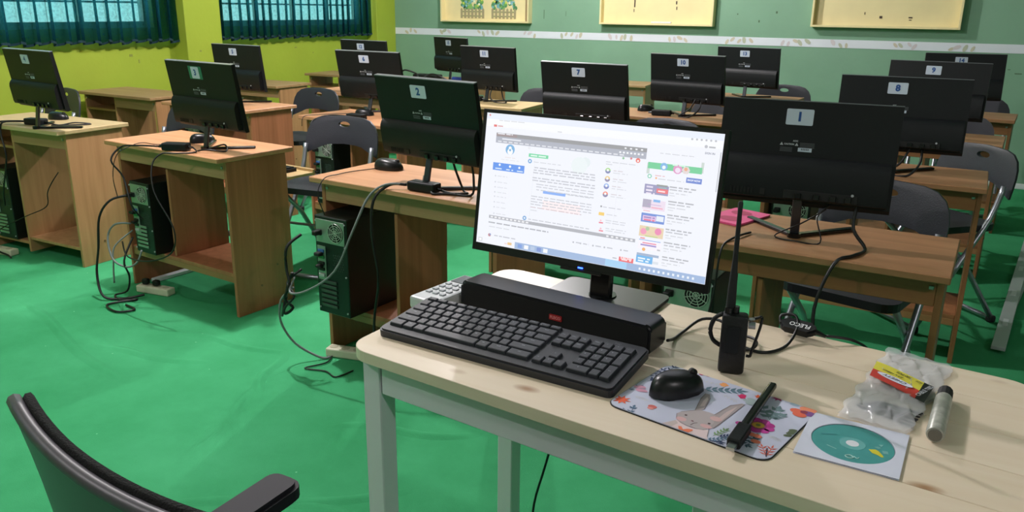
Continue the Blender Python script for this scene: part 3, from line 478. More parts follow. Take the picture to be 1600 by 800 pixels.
SCREEN_PRINT = "1dfe6f6:4,1910 1996,1996;2e06060:39,1966 38,1973 35,1979 31,1981 27,1979 24,1973 23,1966 24,1959 27,1953 31,1951 35,1953 38,1959;1f3f5fb:4,1800 1996,1910;2c5c8d0:125,1893 160,1905;2c5c8d0:170,1893 227,1905;2c5c8d0:237,1893 295,1905;2c5c8d0:304,1893 364,1905;1e0443e:76,1798 106,1831;2d08080:115,1806 164,1822;2b9bcc6:673,1809 711,1821;255565f:108,1658 1434,1714;28b91a6:108,1564 1434,1658;36a4048:112,1666 308,1706;4e5e5ee:121,1693 190,1709;4e5e5ee:203,1693 246,1709;4e5e5ee:254,1693 265,1709;4d8dbe6:128,1578 164,1596;4d8dbe6:180,1578 216,1596;4d8dbe6:232,1578 268,1596;4d8dbe6:284,1578 320,1596;4d8dbe6:336,1578 372,1596;4d8dbe6:388,1578 424,1596;4d8dbe6:440,1578 476,1596;4d8dbe6:492,1578 528,1596;4d8dbe6:544,1578 580,1596;4d8dbe6:596,1578 632,1596;4d8dbe6:648,1578 684,1596;4d8dbe6:700,1578 736,1596;4d8dbe6:752,1578 788,1596;4d8dbe6:804,1578 840,1596;4d8dbe6:856,1578 892,1596;4d8dbe6:908,1578 944,1596;4d8dbe6:960,1578 996,1596;4d8dbe6:1012,1578 1048,1596;4d8dbe6:1064,1578 1100,1596;4d8dbe6:1116,1578 1152,1596;4d8dbe6:1168,1578 1204,1596;4d8dbe6:1220,1578 1256,1596;4dfe3ee:168,1618 348,1638;4eef0f6:1214,1610 1230,1634;4eef0f6:1244,1610 1260,1634;4eef0f6:1274,1610 1290,1634;4eef0f6:1304,1610 1320,1634;4eef0f6:1334,1610 1350,1634;4eef0f6:1364,1610 1380,1634;4eef0f6:1394,1610 1410,1634;4eef0f6:1254,1674 1270,1694;4eef0f6:1298,1674 1314,1694;4eef0f6:1342,1674 1358,1694;4eef0f6:1386,1674 1402,1694;24a9fd8:296,1480 293,1510 284,1535 269,1552 253,1558 236,1552 222,1535 212,1510 209,1480 212,1450 222,1425 236,1408 253,1402 269,1408 284,1425 293,1450;3f4f8fc:266,1502 264,1515 259,1525 251,1528 244,1525 239,1515 237,1502 239,1489 244,1480 251,1476 259,1480 264,1489;3f4f8fc:281,1450 278,1474 268,1491 254,1498 241,1491 231,1474 227,1450 231,1426 241,1408 254,1402 268,1408 278,1426;44a9fd8:263,1472 262,1482 258,1488 253,1491 248,1488 244,1482 243,1472 244,1463 248,1456 253,1454 258,1456 262,1463;2e0d5d5:210,1352 268,1364;2e0d5d5:278,1352 308,1364;2d9dbe2:174,1315 208,1327;2d9dbe2:217,1315 247,1327;2d9dbe2:260,1315 310,1327;2d9dbe2:322,1315 347,1327;21b7fe8:101,1149 403,1264;4f2f8ff:176,1235 173,1248 166,1253 159,1248 156,1235 159,1222 166,1216 173,1222;4f2f8ff:277,1227 274,1241 266,1246 259,1241 256,1227 259,1214 266,1209 274,1214;4f2f8ff:366,1226 362,1239 355,1245 348,1239 345,1226 348,1213 355,1208 362,1213;4d5e8fc:126,1169 188,1185;4d5e8fc:232,1167 267,1183;4d5e8fc:282,1167 299,1183;4d5e8fc:336,1165 392,1181;2c2c6d0:142,1062 140,1071 135,1075 129,1071 127,1062 129,1053 135,1049 140,1053;2cdd0d8:155,1057 195,1069;2cdd0d8:204,1057 228,1069;2cdd0d8:239,1057 250,1069;2c2c6d0:145,970 143,979 138,982 132,979 130,970 132,960 138,957 143,960;2cdd0d8:158,964 206,976;2cdd0d8:218,964 253,976;2c2c6d0:147,892 145,901 140,905 134,901 132,892 134,883 140,879 145,883;2cdd0d8:160,887 218,899;2cdd0d8:227,887 255,899;2c2c6d0:149,815 147,824 142,827 136,824 134,815 136,805 142,802 147,805;2cdd0d8:162,809 207,821;2cdd0d8:216,809 253,821;2c2c6d0:150,748 148,758 143,761 138,758 136,748 138,739 143,735 148,739;2cdd0d8:163,743 191,755;2cdd0d8:200,743 229,755;2cdd0d8:242,743 257,755;2c2c6d0:153,663 151,672 146,676 140,672 138,663 140,654 146,650 151,654;2cdd0d8:166,658 199,670;2cdd0d8:209,658 249,670;2c2c6d0:155,585 153,594 148,598 143,594 140,585 143,575 148,572 153,575;2cdd0d8:168,580 201,592;2cdd0d8:214,580 260,592;2c2c6d0:158,487 156,496 151,500 146,496 143,487 146,478 151,474 156,478;2cdd0d8:171,482 223,494;2cdd0d8:233,482 264,494;1dfe1ea:490,300 494,1500;2c9ccd6:440,1537 437,1550 430,1555 422,1550 419,1537 422,1524 430,1518 437,1524;3f0f1f7:436,1537 434,1545 430,1548 425,1545 423,1537 425,1529 430,1526 434,1529;23ecf8e:432,1407 612,1459;4d8f5e8:450,1422 512,1442;4d8f5e8:523,1422 591,1442;23a8fd0:466,1346 465,1360 459,1372 452,1378 443,1378 436,1372 431,1360 429,1346 431,1331 436,1320 443,1313 452,1313 459,1320 465,1331;3eef6fd:456,1346 454,1356 448,1361 442,1356 439,1346 442,1335 448,1331 454,1335;2c3c6ce:484,1335 530,1347;2c3c6ce:543,1335 599,1347;2c3c6ce:610,1335 642,1347;2c3c6ce:652,1335 688,1347;2c3c6ce:703,1335 731,1347;2a9acb8:495,1253 531,1269;2a9acb8:544,1253 607,1269;2a9acb8:617,1253 685,1269;2a9acb8:693,1253 734,1269;2a9acb8:750,1253 810,1269;2a9acb8:821,1253 881,1269;2a9acb8:891,1253 923,1269;2a9acb8:933,1253 976,1269;2a9acb8:989,1253 1035,1269;2a9acb8:491,1215 520,1231;2a9acb8:532,1215 580,1231;2a9acb8:594,1215 623,1231;2a9acb8:633,1215 685,1231;2a9acb8:697,1215 757,1231;2a9acb8:769,1215 827,1231;2a9acb8:841,1215 900,1231;2a9acb8:912,1215 947,1231;2a9acb8:960,1215 989,1231;2a9acb8:1004,1215 1038,1231;2a9acb8:488,1177 536,1193;2a9acb8:548,1177 586,1193;2a9acb8:595,1177 655,1193;2a9acb8:671,1177 714,1193;2a9acb8:727,1177 788,1193;2a9acb8:803,1177 862,1193;2a9acb8:872,1177 925,1193;2a9acb8:937,1177 985,1193;2a9acb8:994,1177 1040,1193;2a9acb8:487,1102 528,1118;2a9acb8:537,1102 562,1118;2a9acb8:573,1102 642,1118;2a9acb8:655,1102 688,1118;2a9acb8:701,1102 741,1118;2a9acb8:749,1102 815,1118;2a9acb8:828,1102 877,1118;2a9acb8:892,1102 960,1118;2a9acb8:968,1102 1006,1118;2a9acb8:1018,1102 1044,1118;2a9acb8:487,1064 542,1080;2a9acb8:552,1064 612,1080;2a9acb8:626,1064 671,1080;2a9acb8:683,1064 717,1080;2a9acb8:728,1064 755,1080;2a9acb8:764,1064 819,1080;2a9acb8:828,1064 861,1080;2a9acb8:872,1064 915,1080;2a9acb8:925,1064 995,1080;2a9acb8:1008,1064 1047,1080;2b4b7c2:526,1013 595,1027;2b4b7c2:604,1013 637,1027;2b4b7c2:647,1013 713,1027;2b4b7c2:725,1013 770,1027;2b4b7c2:785,1013 854,1027;2b4b7c2:867,1013 913,1027;2b4b7c2:924,1013 975,1027;2b4b7c2:990,1013 1039,1027;2b4b7c2:528,976 578,990;2b4b7c2:590,976 632,990;2b4b7c2:641,976 681,990;2b4b7c2:694,976 727,990;2b4b7c2:740,976 785,990;2b4b7c2:799,976 833,990;2b4b7c2:848,976 914,990;2b4b7c2:923,976 972,990;2b4b7c2:986,976 1041,990;2b4b7c2:531,931 557,945;2b4b7c2:572,931 619,945;2b4b7c2:635,931 699,945;2b4b7c2:708,931 775,945;2b4b7c2:783,931 837,945;2b4b7c2:845,931 902,945;2b4b7c2:916,931 951,945;2b4b7c2:962,931 998,945;2b4b7c2:1010,931 1045,945;2b4b7c2:817,923 868,937;2b4b7c2:883,923 916,937;2b4b7c2:925,923 962,937;2b4b7c2:970,923 1014,937;2b4b7c2:1029,923 1033,937;2b0b3be:491,828 548,842;2b0b3be:558,828 600,842;2b0b3be:611,828 651,842;2b0b3be:666,828 714,842;2b0b3be:724,828 792,842;2b0b3be:805,828 840,842;2b0b3be:849,828 919,842;2b0b3be:931,828 978,842;2b0b3be:989,828 1031,842;2b0b3be:491,789 532,803;2b0b3be:546,789 595,803;2b0b3be:611,789 647,803;2b0b3be:662,789 713,803;2b0b3be:723,789 758,803;2b0b3be:772,789 803,803;2b0b3be:812,789 861,803;2b0b3be:871,789 917,803;2b0b3be:932,789 981,803;2b0b3be:991,789 1016,803;2b0b3be:1025,789 1033,803;2b0b3be:491,748 555,762;2b0b3be:568,748 615,762;2b0b3be:630,748 655,762;2b0b3be:664,748 693,762;2b0b3be:703,748 743,762;2b0b3be:758,748 803,762;2b0b3be:812,748 839,762;2b0b3be:850,748 889,762;2b0b3be:899,748 967,762;2b0b3be:978,748 1035,762;2b0b3be:491,709 524,723;2b0b3be:532,709 585,723;2b0b3be:599,709 656,723;2b0b3be:668,709 725,723;2b0b3be:739,709 785,723;2b0b3be:798,709 825,723;2b0b3be:840,709 907,723;2b0b3be:918,709 950,723;2b0b3be:964,709 1000,723;2b0b3be:1012,709 1037,723;2c0a9b0:493,665 543,677;2c0a9b0:557,665 621,677;2c0a9b0:636,665 669,677;2c0a9b0:678,665 737,677;2c0a9b0:752,665 806,677;2c0a9b0:816,665 841,677;2c0a9b0:856,665 882,677;2c0a9b0:890,665 928,677;2c0a9b0:939,665 955,677;2c0c3cc:496,620 555,632;2c0c3cc:567,620 568,632;26ea2f2:595,896 799,938;1f7e6ea:600,660 940,800;1e3edf0:963,1365 956,1420 936,1464 907,1488 876,1488 848,1464 828,1420 821,1365 828,1311 848,1267 876,1243 907,1243 936,1267 956,1311;1dbe7ea:985,1422 979,1459 964,1486 943,1496 923,1486 907,1459 902,1422 907,1385 923,1358 943,1348 964,1358 979,1385;23a8fd0:466,491 464,505 459,517 452,523 443,523 436,517 431,505 429,491 431,476 436,465 443,458 452,458 459,465 464,476;3eef6fd:456,491 453,501 448,506 442,501 439,491 442,480 448,476 453,480;2b0b3be:484,478 510,492;2b0b3be:522,478 573,492;2b0b3be:583,478 627,492;2b0b3be:640,478 695,492;2b0b3be:708,478 739,492;2b0b3be:748,478 791,492;2b0b3be:801,478 849,492;2b0b3be:863,478 893,492;2b0b3be:905,478 946,492;2b0b3be:954,478 988,492;2b0b3be:1003,478 1034,492;1e3e5ee:1230,340 1234,1480;2c0c3cc:1113,1463 1153,1475;2c0c3cc:1168,1463 1219,1475;2c0c3cc:1228,1463 1291,1475;2c0c3cc:1301,1463 1357,1475;2c0c3cc:1370,1463 1372,1475;2c0c3cc:1115,1431 1168,1443;28fd05a:1161,1347 1159,1364 1152,1378 1143,1386 1133,1386 1124,1378 1118,1364 1115,1347 1118,1329 1124,1315 1133,1307 1143,1307 1152,1315 1159,1329;33f4fa0:1115,1347 1117,1333 1121,1320 1127,1311 1134,1306 1142,1306 1150,1311 1156,1320 1160,1333 1161,1347;4f2f2f6:1148,1354 1145,1367 1138,1372 1130,1367 1127,1354 1130,1340 1138,1335 1145,1340;2c6b9c0:1184,1350 1210,1362;2c6b9c0:1219,1350 1261,1362;2c9ccd4:1182,1318 1240,1330;2c9ccd4:1256,1318 1282,1330;2c9ccd4:1295,1318 1303,1330;2e8c46a:1164,1230 1162,1248 1156,1262 1147,1270 1136,1270 1127,1262 1121,1248 1119,1230 1121,1213 1127,1199 1136,1191 1147,1191 1156,1199 1162,1213;35a4a90:1119,1230 1120,1216 1124,1204 1130,1195 1137,1190 1145,1190 1153,1195 1159,1204 1163,1216 1164,1230;4f2f2f6:1151,1237 1148,1251 1141,1256 1134,1251 1131,1237 1134,1224 1141,1219 1148,1224;2c6b9c0:1187,1234 1224,1246;2c6b9c0:1238,1234 1271,1246;2c9ccd4:1185,1202 1214,1214;2c9ccd4:1230,1202 1300,1214;27fa8e8:1163,1127 1160,1145 1154,1159 1145,1167 1135,1167 1125,1159 1119,1145 1117,1127 1119,1109 1125,1095 1135,1087 1145,1087 1154,1095 1160,1109;34055b0:1117,1127 1118,1113 1122,1101 1128,1092 1136,1087 1144,1087 1151,1092 1157,1101 1161,1113 1163,1127;4f2f2f6:1150,1134 1147,1147 1139,1153 1132,1147 1129,1134 1132,1121 1139,1115 1147,1121;2c6b9c0:1186,1131 1221,1143;2c6b9c0:1231,1131 1258,1143;2c6b9c0:1268,1131 1270,1143;2c9ccd4:1184,1099 1215,1111;2c9ccd4:1228,1099 1284,1111;2c9ccd4:1292,1099 1305,1111;2ef7a62:1161,1013 1159,1030 1153,1044 1144,1052 1133,1052 1124,1044 1118,1030 1116,1013 1118,995 1124,981 1133,973 1144,973 1153,981 1159,995;34a3f8a:1116,1013 1117,999 1121,986 1127,977 1134,972 1142,972 1150,977 1156,986 1160,999 1161,1013;4f2f2f6:1148,1020 1145,1033 1138,1038 1131,1033 1128,1020 1131,1007 1138,1001 1145,1007;2c6b9c0:1185,1017 1233,1029;2c6b9c0:1248,1017 1269,1029;2c9ccd4:1183,985 1219,997;2c9ccd4:1233,985 1288,997;2c9ccd4:1300,985 1304,997;258b070:1263,1544 1258,1560 1248,1560 1243,1544 1248,1528 1258,1528;2d05a6a:1327,1552 1321,1568 1311,1568 1306,1552 1311,1536 1321,1536;2e8503c:1391,1535 1389,1550 1384,1561 1377,1568 1368,1568 1361,1561 1355,1550 1354,1535 1355,1521 1361,1509 1368,1503 1377,1503 1384,1509 1389,1521;3fdeeee:1381,1528 1379,1539 1373,1543 1367,1539 1364,1528 1367,1518 1373,1514 1379,1518;260646e:1124,835 1120,848 1111,848 1107,835 1111,822 1120,822;2b4b7c2:1131,825 1163,837;2b4b7c2:1178,825 1234,837;2b4b7c2:1248,825 1281,837;2f2c84a:1101,706 1148,752;2c0c3cc:1167,727 1218,739;2c0c3cc:1229,727 1252,739;2e8607a:1110,593 1146,613;2f4b0bc:1132,634 1128,647 1120,647 1116,634 1120,622 1128,622;2c0c3cc:1164,643 1214,655;2c0c3cc:1223,643 1270,655;2c0c3cc:1284,643 1332,655;2c0c3cc:1166,611 1210,623;2c0c3cc:1221,611 1278,623;2c0c3cc:1288,611 1327,623;2e8607a:1118,479 1154,498;2f4b0bc:1140,520 1136,533 1127,533 1123,520 1127,507 1136,507;2c0c3cc:1171,529 1204,541;2c0c3cc:1218,529 1248,541;2c0c3cc:1258,529 1318,541;2c0c3cc:1329,529 1343,541;2c0c3cc:1174,497 1232,509;2c0c3cc:1245,497 1306,509;2c0c3cc:1317,497 1334,509;28b8e9b:106,404 1425,452;4e8e8ee:122,416 146,440;4e8e8ee:160,416 184,440;4e8e8ee:198,416 222,440;4e8e8ee:236,416 260,440;4e8e8ee:274,416 298,440;4e8e8ee:312,416 336,440;4e8e8ee:350,416 374,440;4e8e8ee:388,416 412,440;4e8e8ee:426,416 450,440;4e8e8ee:464,416 488,440;4e8e8ee:1185,416 1205,440;4e8e8ee:1225,416 1245,440;4e8e8ee:1265,416 1285,440;4e8e8ee:1305,416 1325,440;4e8e8ee:1345,416 1365,440;4e8e8ee:1385,416 1405,440;28f929e:106,330 171,350;28f929e:186,330 241,350;28f929e:255,330 317,350;28f929e:331,330 381,350;28f929e:389,330 453,350;28f929e:462,330 497,350;28f929e:507,330 560,350;28f929e:569,330 613,350;28f929e:624,330 658,350;28f929e:668,330 680,350;2c3c6ce:114,269 175,281;2c3c6ce:186,269 245,281;2c3c6ce:256,269 314,281;2c3c6ce:329,269 331,281;2b05060:141,143 138,158 131,167 122,167 115,158 112,143 115,128 122,118 131,118 138,128;36080c0:142,153 140,163 134,168 128,163 125,153 128,142 134,138 140,142;2a9acb8:173,140 209,156;2a9acb8:222,140 251,156;2a9acb8:261,140 325,156;2a9acb8:339,140 380,156;29fa2ae:919,257 915,270 907,270 902,257 907,244 915,244;2a9acb8:933,252 982,268;29fa2ae:982,257 978,270 970,270 966,257 970,245 978,245;2a9acb8:996,252 1031,268;2a9acb8:1042,252 1045,268;29fa2ae:1091,257 1087,270 1079,270 1074,257 1079,244 1087,244;2a9acb8:1104,252 1152,268;29fa2ae:1189,261 1185,274 1176,274 1172,261 1176,248 1185,248;2a9acb8:1202,256 1249,272;29fa2ae:1327,264 1323,277 1315,277 1311,264 1315,251 1323,251;2a9acb8:1340,259 1378,275;29fa2ae:1257,128 1292,144;2e8323e:1310,105 1430,171;4fbd0d4:1332,124 1381,144;4fbd0d4:1396,124 1413,144;17fa3d4:4,4 1996,104;2eceef8:4,4 380,104;34f86d8:410,24 450,84;3f2f4fa:470,24 510,84;39fb8dc:530,24 570,84;33f6fc8:590,24 630,84;3f0f2f8:650,24 690,84;3c3c6ce:20,24 60,84;4f6f6fa:28,36 52,72;2c9ccd6:50,4 94,6;2c9ccd6:102,4 169,6;2c9ccd6:183,4 217,6;4e8b86a:310,40 350,80;4e8c0c0:280,44 306,60;4e6eefa:1480,36 1496,68;4e6eefa:1518,36 1534,68;4e6eefa:1556,36 1572,68;4e6eefa:1594,36 1610,68;4e6eefa:1632,36 1648,68;4e6eefa:1670,36 1686,68;4e6eefa:1708,36 1724,68;4e6eefa:1746,36 1762,68;4e6eefa:1784,36 1800,68;4e6eefa:1822,36 1838,68;4e6eefa:1860,36 1876,68;4e6eefa:1898,36 1914,68;28fc8f0:1200,4 1380,104;22fc47c:1455,1448 1869,1534;35aa8e0:1609,1493 1606,1516 1598,1534 1586,1544 1573,1544 1562,1534 1554,1516 1551,1493 1554,1471 1562,1453 1573,1443 1586,1443 1598,1453 1606,1471;4e8f4fb:1595,1483 1591,1502 1580,1509 1570,1502 1566,1483 1570,1465 1580,1457 1591,1465;3d87ab8:1722,1478 1719,1505 1709,1527 1695,1539 1679,1539 1665,1527 1655,1505 1652,1478 1655,1450 1665,1428 1679,1416 1695,1416 1709,1428 1719,1450;4ecd8f0:1709,1464 1705,1486 1694,1500 1682,1500 1671,1486 1667,1464 1671,1443 1682,1429 1694,1429 1705,1443;3d8c8c8:1781,1477 1765,1525 1734,1525 1718,1477 1734,1429 1765,1429;4e89a6a:1763,1490 1756,1513 1741,1513 1734,1490 1741,1468 1756,1468;4c8f4dc:1645,1520 1683,1540;4c8f4dc:1693,1520 1741,1540;1b8c8c0:1449,1376 1472,1526;1b8c8c0:1858,1460 1879,1604;2c3c6ce:1538,1662 1564,1674;2c3c6ce:1578,1662 1619,1674;2c3c6ce:1631,1662 1688,1674;2c3c6ce:1703,1662 1748,1674;2c3c6ce:1759,1662 1796,1674;254c4a0:1497,1343 1487,1372 1468,1372 1459,1343 1468,1315 1487,1315;3f2f8f6:1488,1343 1483,1359 1473,1359 1467,1343 1473,1327 1483,1327;2e0a0a8:1520,1356 1568,1368;2e0a0a8:1578,1356 1595,1368;3f0a860:1539,1327 1535,1340 1526,1340 1522,1327 1526,1314 1535,1314;2c0c3cc:1547,1314 1604,1326;2c0c3cc:1617,1314 1677,1326;2c0c3cc:1689,1314 1724,1326;2c0c3cc:1739,1314 1745,1326;21f5fc8:1760,1315 1877,1386;26f6aa8:1449,1102 1638,1234;34a5a4e:1542,1222 1628,1244;3e8505a:1546,1129 1635,1190;4d8cdea:1464,1187 1515,1211;4e8dcf0:1463,1139 1514,1163;4e8dcf0:1529,1139 1531,1163;4e8dcf0:1466,1100 1507,1120;4e8dcf0:1522,1100 1534,1120;4f8d8da:1558,1145 1613,1165;46fc890:1561,1200 1620,1207;2e6d2e8:1449,887 1628,1026;38f86a8:1449,914 1515,1026;362a8e8:1531,1000 1585,1035;4a868c0:1488,962 1597,956;3ee9ab4:1520,911 1611,929;3e88898:1460,862 1515,872;22f6fd0:1450,710 1635,835;3d8aee0:1463,733 1568,803;47d4fb0:1472,767 1531,787;47d4fb0:1540,767 1560,787;4e84a7a:1475,733 1530,753;4e84a7a:1539,733 1559,753;3dfe8f4:1570,743 1628,817;2e2c79a:1448,510 1639,658;3ef86b0:1507,580 1502,606 1490,622 1474,622 1462,606 1457,580 1462,554 1474,538 1490,538 1502,554;3e86aa8:1624,602 1619,630 1605,648 1588,648 1575,630 1570,602 1575,574 1588,556 1605,556 1619,574;3b9c86a:1497,512 1599,531;38fb87a:1528,623 1523,644 1511,653 1500,644 1495,623 1500,602 1511,594 1523,602;3ea6a72:1463,476 1501,493;2f2ecf6:1452,334 1635,454;33f8fe0:1455,457 1627,466;37d5ac0:1471,403 1597,382;3e85a8a:1485,430 1595,415;3f0a84a:1515,331 1511,349 1501,357 1491,349 1486,331 1491,313 1501,305 1511,313;39fa2ae:1606,340 1631,360;23fa8e8:1449,140 1581,247;37f9ac0:1450,275 1626,240;4e8f6fd:1463,191 1522,211;4e8f6fd:1536,191 1560,211;4e8f6fd:1465,156 1510,176;4e8f6fd:1525,156 1552,176;3cdd6e2:1582,149 1628,186;28f929c:1643,1223 1699,1241;28f929c:1712,1223 1743,1241;28f929c:1754,1223 1790,1241;28f929c:1805,1223 1843,1241;2a3a6b0:1645,1188 1702,1204;2a3a6b0:1712,1188 1740,1204;2a3a6b0:1753,1188 1780,1204;2a3a6b0:1789,1188 1813,1204;2c3c6ce:1645,1144 1681,1158;2c3c6ce:1695,1144 1721,1158;2c3c6ce:1733,1144 1770,1158;2c3c6ce:1780,1144 1783,1158;2c9ccd4:1647,1112 1690,1124;28f929c:1645,1027 1711,1045;28f929c:1721,1027 1764,1045;28f929c:1777,1027 1839,1045;2a3a6b0:1648,991 1704,1007;2a3a6b0:1713,991 1774,1007;2a3a6b0:1788,991 1816,1007;2c3c6ce:1647,947 1704,961;2c3c6ce:1715,947 1782,961;2c9ccd4:1649,914 1692,926;28f929c:1650,843 1693,861;28f929c:1701,843 1741,861;28f929c:1753,843 1812,861;28f929c:1823,843 1852,861;2a3a6b0:1653,807 1707,823;2a3a6b0:1720,807 1771,823;2a3a6b0:1779,807 1822,823;2c3c6ce:1652,763 1678,777;2c3c6ce:1690,763 1722,777;2c3c6ce:1730,763 1770,777;2c3c6ce:1785,763 1791,777;2c9ccd4:1654,730 1697,742;28f929c:1652,647 1682,665;28f929c:1692,647 1727,665;28f929c:1738,647 1775,665;28f929c:1787,647 1815,665;28f929c:1824,647 1851,665;2a3a6b0:1655,611 1707,627;2a3a6b0:1720,611 1787,627;2a3a6b0:1797,611 1824,627;2c3c6ce:1654,566 1682,580;2c3c6ce:1695,566 1737,580;2c3c6ce:1748,566 1790,580;2c9ccd4:1657,533 1700,545;28f929c:1651,463 1718,481;28f929c:1728,463 1772,481;28f929c:1784,463 1833,481;28f929c:1846,463 1854,481;2a3a6b0:1654,426 1684,442;2a3a6b0:1694,426 1730,442;2a3a6b0:1744,426 1779,442;2a3a6b0:1789,426 1824,442;2c3c6ce:1653,382 1694,396;2c3c6ce:1706,382 1765,396;2c3c6ce:1778,382 1793,396;2c9ccd4:1656,348 1681,360;2c9ccd4:1692,348 1699,360;28f929c:1652,263 1694,281;28f929c:1705,263 1747,281;28f929c:1760,263 1802,281;28f929c:1811,263 1855,281;2a3a6b0:1654,227 1703,243;2a3a6b0:1713,227 1778,243;2a3a6b0:1789,227 1825,243;2c3c6ce:1653,182 1679,196;2c3c6ce:1693,182 1729,196;2c3c6ce:1744,182 1776,196;2c3c6ce:1789,182 1794,196;2c9ccd4:1656,148 1699,160;29fa2ae:1775,1896 1772,1906 1766,1910 1760,1906 1758,1896 1760,1885 1766,1881 1772,1885;29fa2ae:1810,1896 1807,1907 1801,1911 1796,1907 1793,1896 1796,1886 1801,1882 1807,1886;29fa2ae:1845,1897 1842,1908 1836,1912 1830,1908 1828,1897 1830,1887 1836,1882 1842,1887;29fa2ae:1879,1898 1877,1908 1871,1913 1865,1908 1863,1898 1865,1887 1871,1883 1877,1887;29fa2ae:1914,1899 1911,1909 1906,1913 1900,1909 1897,1899 1900,1888 1906,1884 1911,1888;29fa2ae:1948,1899 1946,1910 1940,1914 1934,1910 1931,1899 1934,1889 1940,1884 1946,1889;1eceff6:1844,1787 1970,1846;29fa2ae:1888,1816 1884,1832 1875,1838 1866,1832 1863,1816 1866,1800 1875,1794 1884,1800;28f929c:1896,1803 1944,1823;2a3a6ae:1984,1240 1992,1760"

# ================================================================== SETTING
XL, YB = -6.0, 7.843           # lime wall plane, green wall plane
XR, YF, ZC = 5.3, -2.6, 3.3
lime = wallpaint('lime_wall_paint', '9fb23a')
green = wallpaint('green_wall_paint', '7fa78c', .07)
ceil_m = mat('white_ceiling_paint', 'a9aaa4', rough=.8)
plaster = mat('pale_plaster', '9fa596', rough=.7)
white_trim = mat('white_trim', 'd9dde0', rough=.4)

fm = MB(); fm.span(XL - .3, XR + .1, YF - .1, YB + .1, -.06, 0)
struct('floor', fm, carpet(), 'green carpet covering the classroom floor')
# raised wrinkles of the carpet
def wrinkle(p0, p1, w=.06, h=.011):
    b = MB(); p0 = Vector((*p0, 0)); p1 = Vector((*p1, 0)); d = (p1 - p0); L_ = d.length; d.normalize(); n = Vector((-d.y, d.x, 0))
    def f(u, v):
        e = math.sin(math.pi * u) ** .6 if 0 < u < 1 else 0
        return p0 + d * (L_ * u) + n * ((v - .5) * w + .02 * math.sin(u * 7)) + Vector((0, 0, -.001 + h * e * math.cos((v - .5) * math.pi) ** 2))
    b.grid(f, 20, 6)
    return b
fl = bpy.data.objects['floor']
cm = fl.data.materials[0]
for p0, p1 in [((-1.62, 1.45), (-1.02, 1.62)), ((-1.75, 1.9), (-1.25, 2.1)), ((-3.1, 1.9), (-2.5, 2.05)), ((.1, 4.4), (.8, 4.15)), ((-2.9, 2.2), (-2.3, 2.28)), ((-3.9, 2.1), (-2.6, 1.75)), ((-2.35, 2.3), (-2.15, 1.95)), ((-1.9, 1.25), (-1.25, 1.72)), ((-5.0, 2.0), (-4.3, 2.1)), ((-.2, 3.0), (.6, 2.8)), ((.1, 5.2), (.7, 5.0))]:
    obj('wrinkle', wrinkle(p0, p1), cm, fl, True)
b = MB(); b.span(XL - .3, XR + .1, YF - .1, YB + .1, ZC, ZC + .08)
struct('ceiling', b, ceil_m)
b = MB(); b.span(XL - .3, XR + .1, YB, YB + .12, 0, ZC)
struct('wall_back', b, green, 'green painted back wall')
b = MB(); b.span(XR, XR + .1, YF, YB, 0, ZC)
struct('wall_right', b, wallpaint('right_wall_paint', '5d7c64'))
b = MB(); b.span(XL - .3, XR, YF - .1, YF, 0, ZC)
struct('wall_front', b, plaster)
# left wall with window openings; the nearest one is unseen, added for floor daylight
WZ0, WZ1 = 1.195, 2.45
WINS = [(5.42, 7.42), (2.3, 4.70), (-1.2, 1.2)]
b = MB()
b.span(XL - .14, XL, YF, YB, 0, WZ0)
b.span(XL - .14, XL, YF, YB, WZ1, ZC)
ys = [YF] + sorted(y for w in WINS for y in w) + [YB]
for i in range(0, len(ys), 2):
    b.span(XL - .14, XL, ys[i], ys[i + 1], WZ0, WZ1)
struct('wall_left', b, lime, 'lime green window wall')
wf_m = mat('white_window_frame', 'b9c4bd', rough=.5)
glass = film_mat('window_glass', 'dfeeee', .06, .03)
for i, (y0, y1) in enumerate(WINS):
    fr = MB()
    for (a, c, d, e) in ((y0, y1, WZ0, WZ0 + .05), (y0, y1, WZ1 - .05, WZ1), (y0, y0 + .05, WZ0 + .05, WZ1 - .05), (y1 - .05, y1, WZ0 + .05, WZ1 - .05)):
        fr.span(XL - .11, XL - .05, a, c, d, e)
    wo = struct('window_%d' % (i + 1), fr, wf_m, 'white framed window behind the teal curtains')
    nb = 4
    for k in range(1, nb):
        y = y0 + (y1 - y0) * k / nb
        mb_ = MB(); mb_.span(XL - .10, XL - .06, y - .02, y + .02, WZ0 + .05, WZ1 - .05)
        obj('mullion', mb_, wf_m, wo)
    for k in range(nb):
        a = y0 + (y1 - y0) * k / nb + (.02 if k else .05); c = y0 + (y1 - y0) * (k + 1) / nb - (.02 if k < nb - 1 else .05)
        pb = MB(); pb.span(XL - .083, XL - .077, a, c, WZ0 + .05, WZ1 - .05)
        obj('pane', pb, glass, wo)
    # outside security bars
    for k in range(3):
        z = WZ0 + .2 + k * .35
        gb = MB(); gb.cyl((XL - .13, y0, z), (XL - .13, y1, z), .008, n=6)
        obj('bar', gb, mat('grey_bar', '6f7a78'), wo)
# pilasters of the lime wall
b = MB(); b.span(XL, XL + .16, 4.885, 5.27, 0, ZC, .004)
struct('trim_1', b, lime, 'lime green wall column between the two windows')
b = MB(); b.span(XL, XL + .14, 7.50, YB, 0, ZC, .004)
struct('trim_2', b, lime, 'lime green wall column in the corner')
